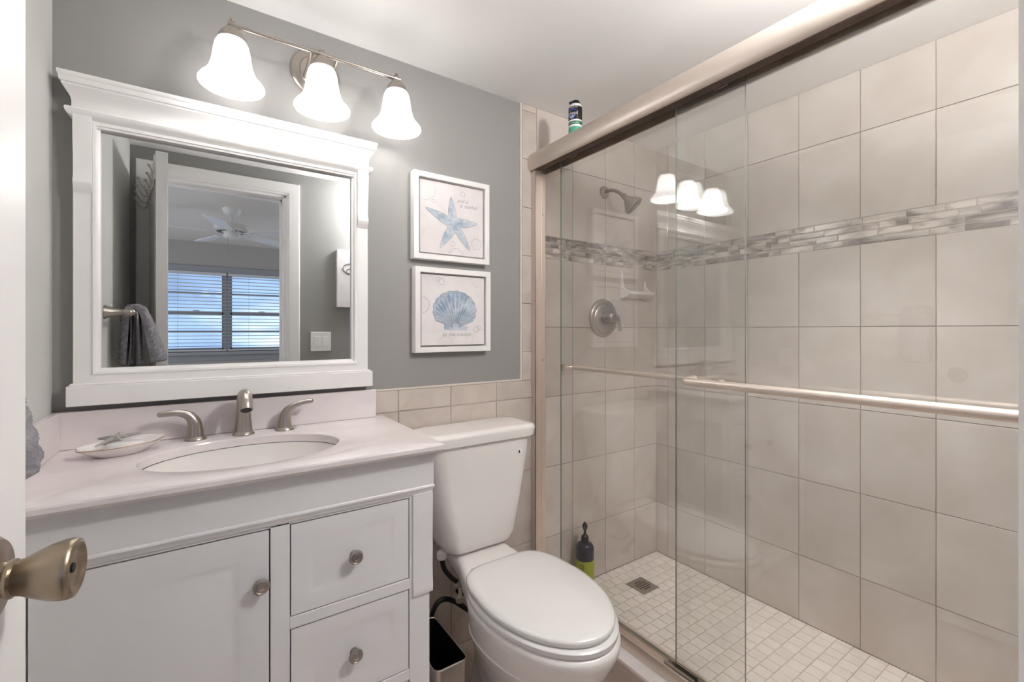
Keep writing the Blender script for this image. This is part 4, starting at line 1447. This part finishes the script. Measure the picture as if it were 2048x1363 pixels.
# drain
dn_ = thing('floor_drain', 'square stainless drain set in the white shower floor mosaic', 'drain', (1.958, -0.181, 0.032))
DX, DY, DH = 1.958, -0.181, 0.052
g = MB()
g.loft([[(DX + sx * k, DY + sy * k, z) for sx, sy in ((-1, -1), (1, -1), (1, 1), (-1, 1))] for k, z in ((DH, 0.030), (DH, 0.0345), (DH - 0.002, 0.0352), (DH - 0.012, 0.0352), (DH - 0.014, 0.0345), (DH - 0.030, 0.0343), (0.001, 0.0343))])
g.build('grate', M['steel'], dn_, smooth=0)
hl = MB()
for i in range(-2, 3):
    for j in range(-2, 3):
        if abs(i) + abs(j) < 4:
            hl.lathe([(0.0048, 0.0), (0.0048, 0.0006), (0.0, 0.0006)], (DX + 0.0135 * i, DY + 0.0135 * j, 0.0341), n=10)
hl.build('drain_holes', M['dark'], dn_, smooth=0)

# shampoo bottle
sb = thing('pump_bottle', 'navy pump bottle with lime green label on the shower floor', 'bottle', (1.712, -0.062, 0.032))
bx, by, bz = 1.712, -0.063, 0.032
MB().lathe([(0.036, 0.0), (0.0395, 0.004), (0.0400, 0.012), (0.0400, 0.190), (0.0385, 0.203), (0.033, 0.213), (0.022, 0.219), (0.014, 0.221), (0.014, 0.226)], (bx, by, bz), n=36).build('body', M['bottle_navy'], sb, smooth=50)
lb = MB().lathe([(0.0403, 0.022), (0.0406, 0.023), (0.0406, 0.148), (0.0403, 0.149)], (bx, by, bz), n=48, cap0=False, cap1=False).build('label', M['bottle_label'], sb)
pm = MB()
pm.lathe([(0.0165, 0.224), (0.0165, 0.244), (0.013, 0.250), (0.0065, 0.254), (0.005, 0.268), (0.0075, 0.276), (0.012, 0.287), (0.0115, 0.296), (0.006, 0.306), (0.0, 0.312)], (bx, by, bz), n=24)
pm.tube(smooth_path([(bx, by, bz + 0.291), (bx - 0.014, by - 0.014, bz + 0.293), (bx - 0.026, by - 0.026, bz + 0.287)], 4), 0.0045, n=10)
pm.build('pump', M['black'], sb, smooth=50)
def wrap_text(mb, body, size, cx, cy, R, z, ang, squash=1.0):
    vs, fs = text_geo(body, size)
    w = max(p[0] for p in vs) * squash
    out = []
    for a, b_ in vs:
        th = ang + (a * squash - w / 2) / R
        out.append((cx + R * math.cos(th), cy + R * math.sin(th), z + b_))
    mb.add(out, fs)
face = math.atan2(-1.54 - by, 0.297 - bx)
lt = MB()
wrap_text(lt, 'DJ', 0.024, bx, by, 0.0409, bz + 0.118, face - 0.32, 0.8)
lt.build('lettering', M['bottle_navy'], lb, smooth=0)

# shaving cream can on the header
kx, ky, kz = 1.489, -0.243, 1.9532
sc2 = thing('shaving_foam_can', 'black and green shaving foam can standing on the shower header rail', 'can', (kx, ky, kz))
kf = math.atan2(-1.54 - ky, 0.297 - kx)
R = 0.0262
MB().lathe([(0.0245, 0.0), (0.0262, 0.003), (0.0262, 0.098), (0.0250, 0.106), (0.0215, 0.112), (0.017, 0.1135)], (kx, ky, kz), n=40).build('body', M['can_white'], sc2, smooth=50)
def band(z0, z1, m_, nm):
    return MB().lathe([(R + 0.0002, z0), (R + 0.0003, z0 + 0.0005), (R + 0.0003, z1 - 0.0005), (R + 0.0002, z1)], (kx, ky, kz), n=48, cap0=False, cap1=False).build(nm, m_, sc2)
band(0.049, 0.100, M['can_black'], 'upper_band')
band(0.030, 0.043, M['can_green'], 'stripe')
band(0.002, 0.022, M['can_mint'], 'lower_band')
cap = MB()
cap.lathe([(0.0185, 0.112), (0.0180, 0.121), (0.015, 0.127), (0.009, 0.130), (0.0, 0.1305)], (kx, ky, kz), n=28)
nd = Vector((math.cos(kf - 1.3), math.sin(kf - 1.3), 0))
kp_ = Vector((kx, ky, kz + 0.121))
cap.tube([kp_, kp_ + nd * 0.016, kp_ + nd * 0.024 + Vector((0, 0, -0.001))], [0.007, 0.0055, 0.0045], n=12)
cap.build('nozzle_cap', M['can_black'], sc2, smooth=50)
le = MB()
wrap_text(le, 'Barbasol', 0.0205, kx, ky, R + 0.0009, kz + 0.0665, kf - 0.60, 0.72)
le.build('lettering', M['can_white'], sc2, smooth=0)
le = MB()
wrap_text(le, 'THICK & RICH', 0.0068, kx, ky, R + 0.0009, kz + 0.0925, kf - 0.30, 0.8)
le.build('small_lettering', M['can_white'], sc2, smooth=0)
le = MB()
wrap_text(le, 'SOOTHING ALOE', 0.0080, kx, ky, R + 0.0009, kz + 0.0335, kf - 0.25, 0.7)
le.build('small_lettering', M['can_white'], sc2, smooth=0)
def patch(mb, z0, z1, a0, a1, rr, curve=0.0):
    n_ = 16
    rows_ = []
    for k in range(n_ + 1):
        t_ = k / n_
        a = a0 + (a1 - a0) * t_
        h = math.sin(pi * t_)
        rows_.append([(kx + rr * math.cos(a), ky + rr * math.sin(a), kz + z0 + (curve * h if curve > 0 else 0)),
                      (kx + rr * math.cos(a), ky + rr * math.sin(a), kz + z0 + (z1 - z0) * max(h, 0.02))])
    mb.loft(rows_, cap0=False, cap1=False, close=False)
pp = MB()
patch(pp, 0.0825, 0.0915, kf - 1.15, kf + 0.25, R + 0.0006, 0.001)
pp.build('swoosh', M['can_blue'], sc2)
pp = MB()
patch(pp, 0.0645, 0.0515, kf - 1.05, kf + 0.0, R + 0.0006)
pp.build('swoosh', M['can_pale'], sc2)
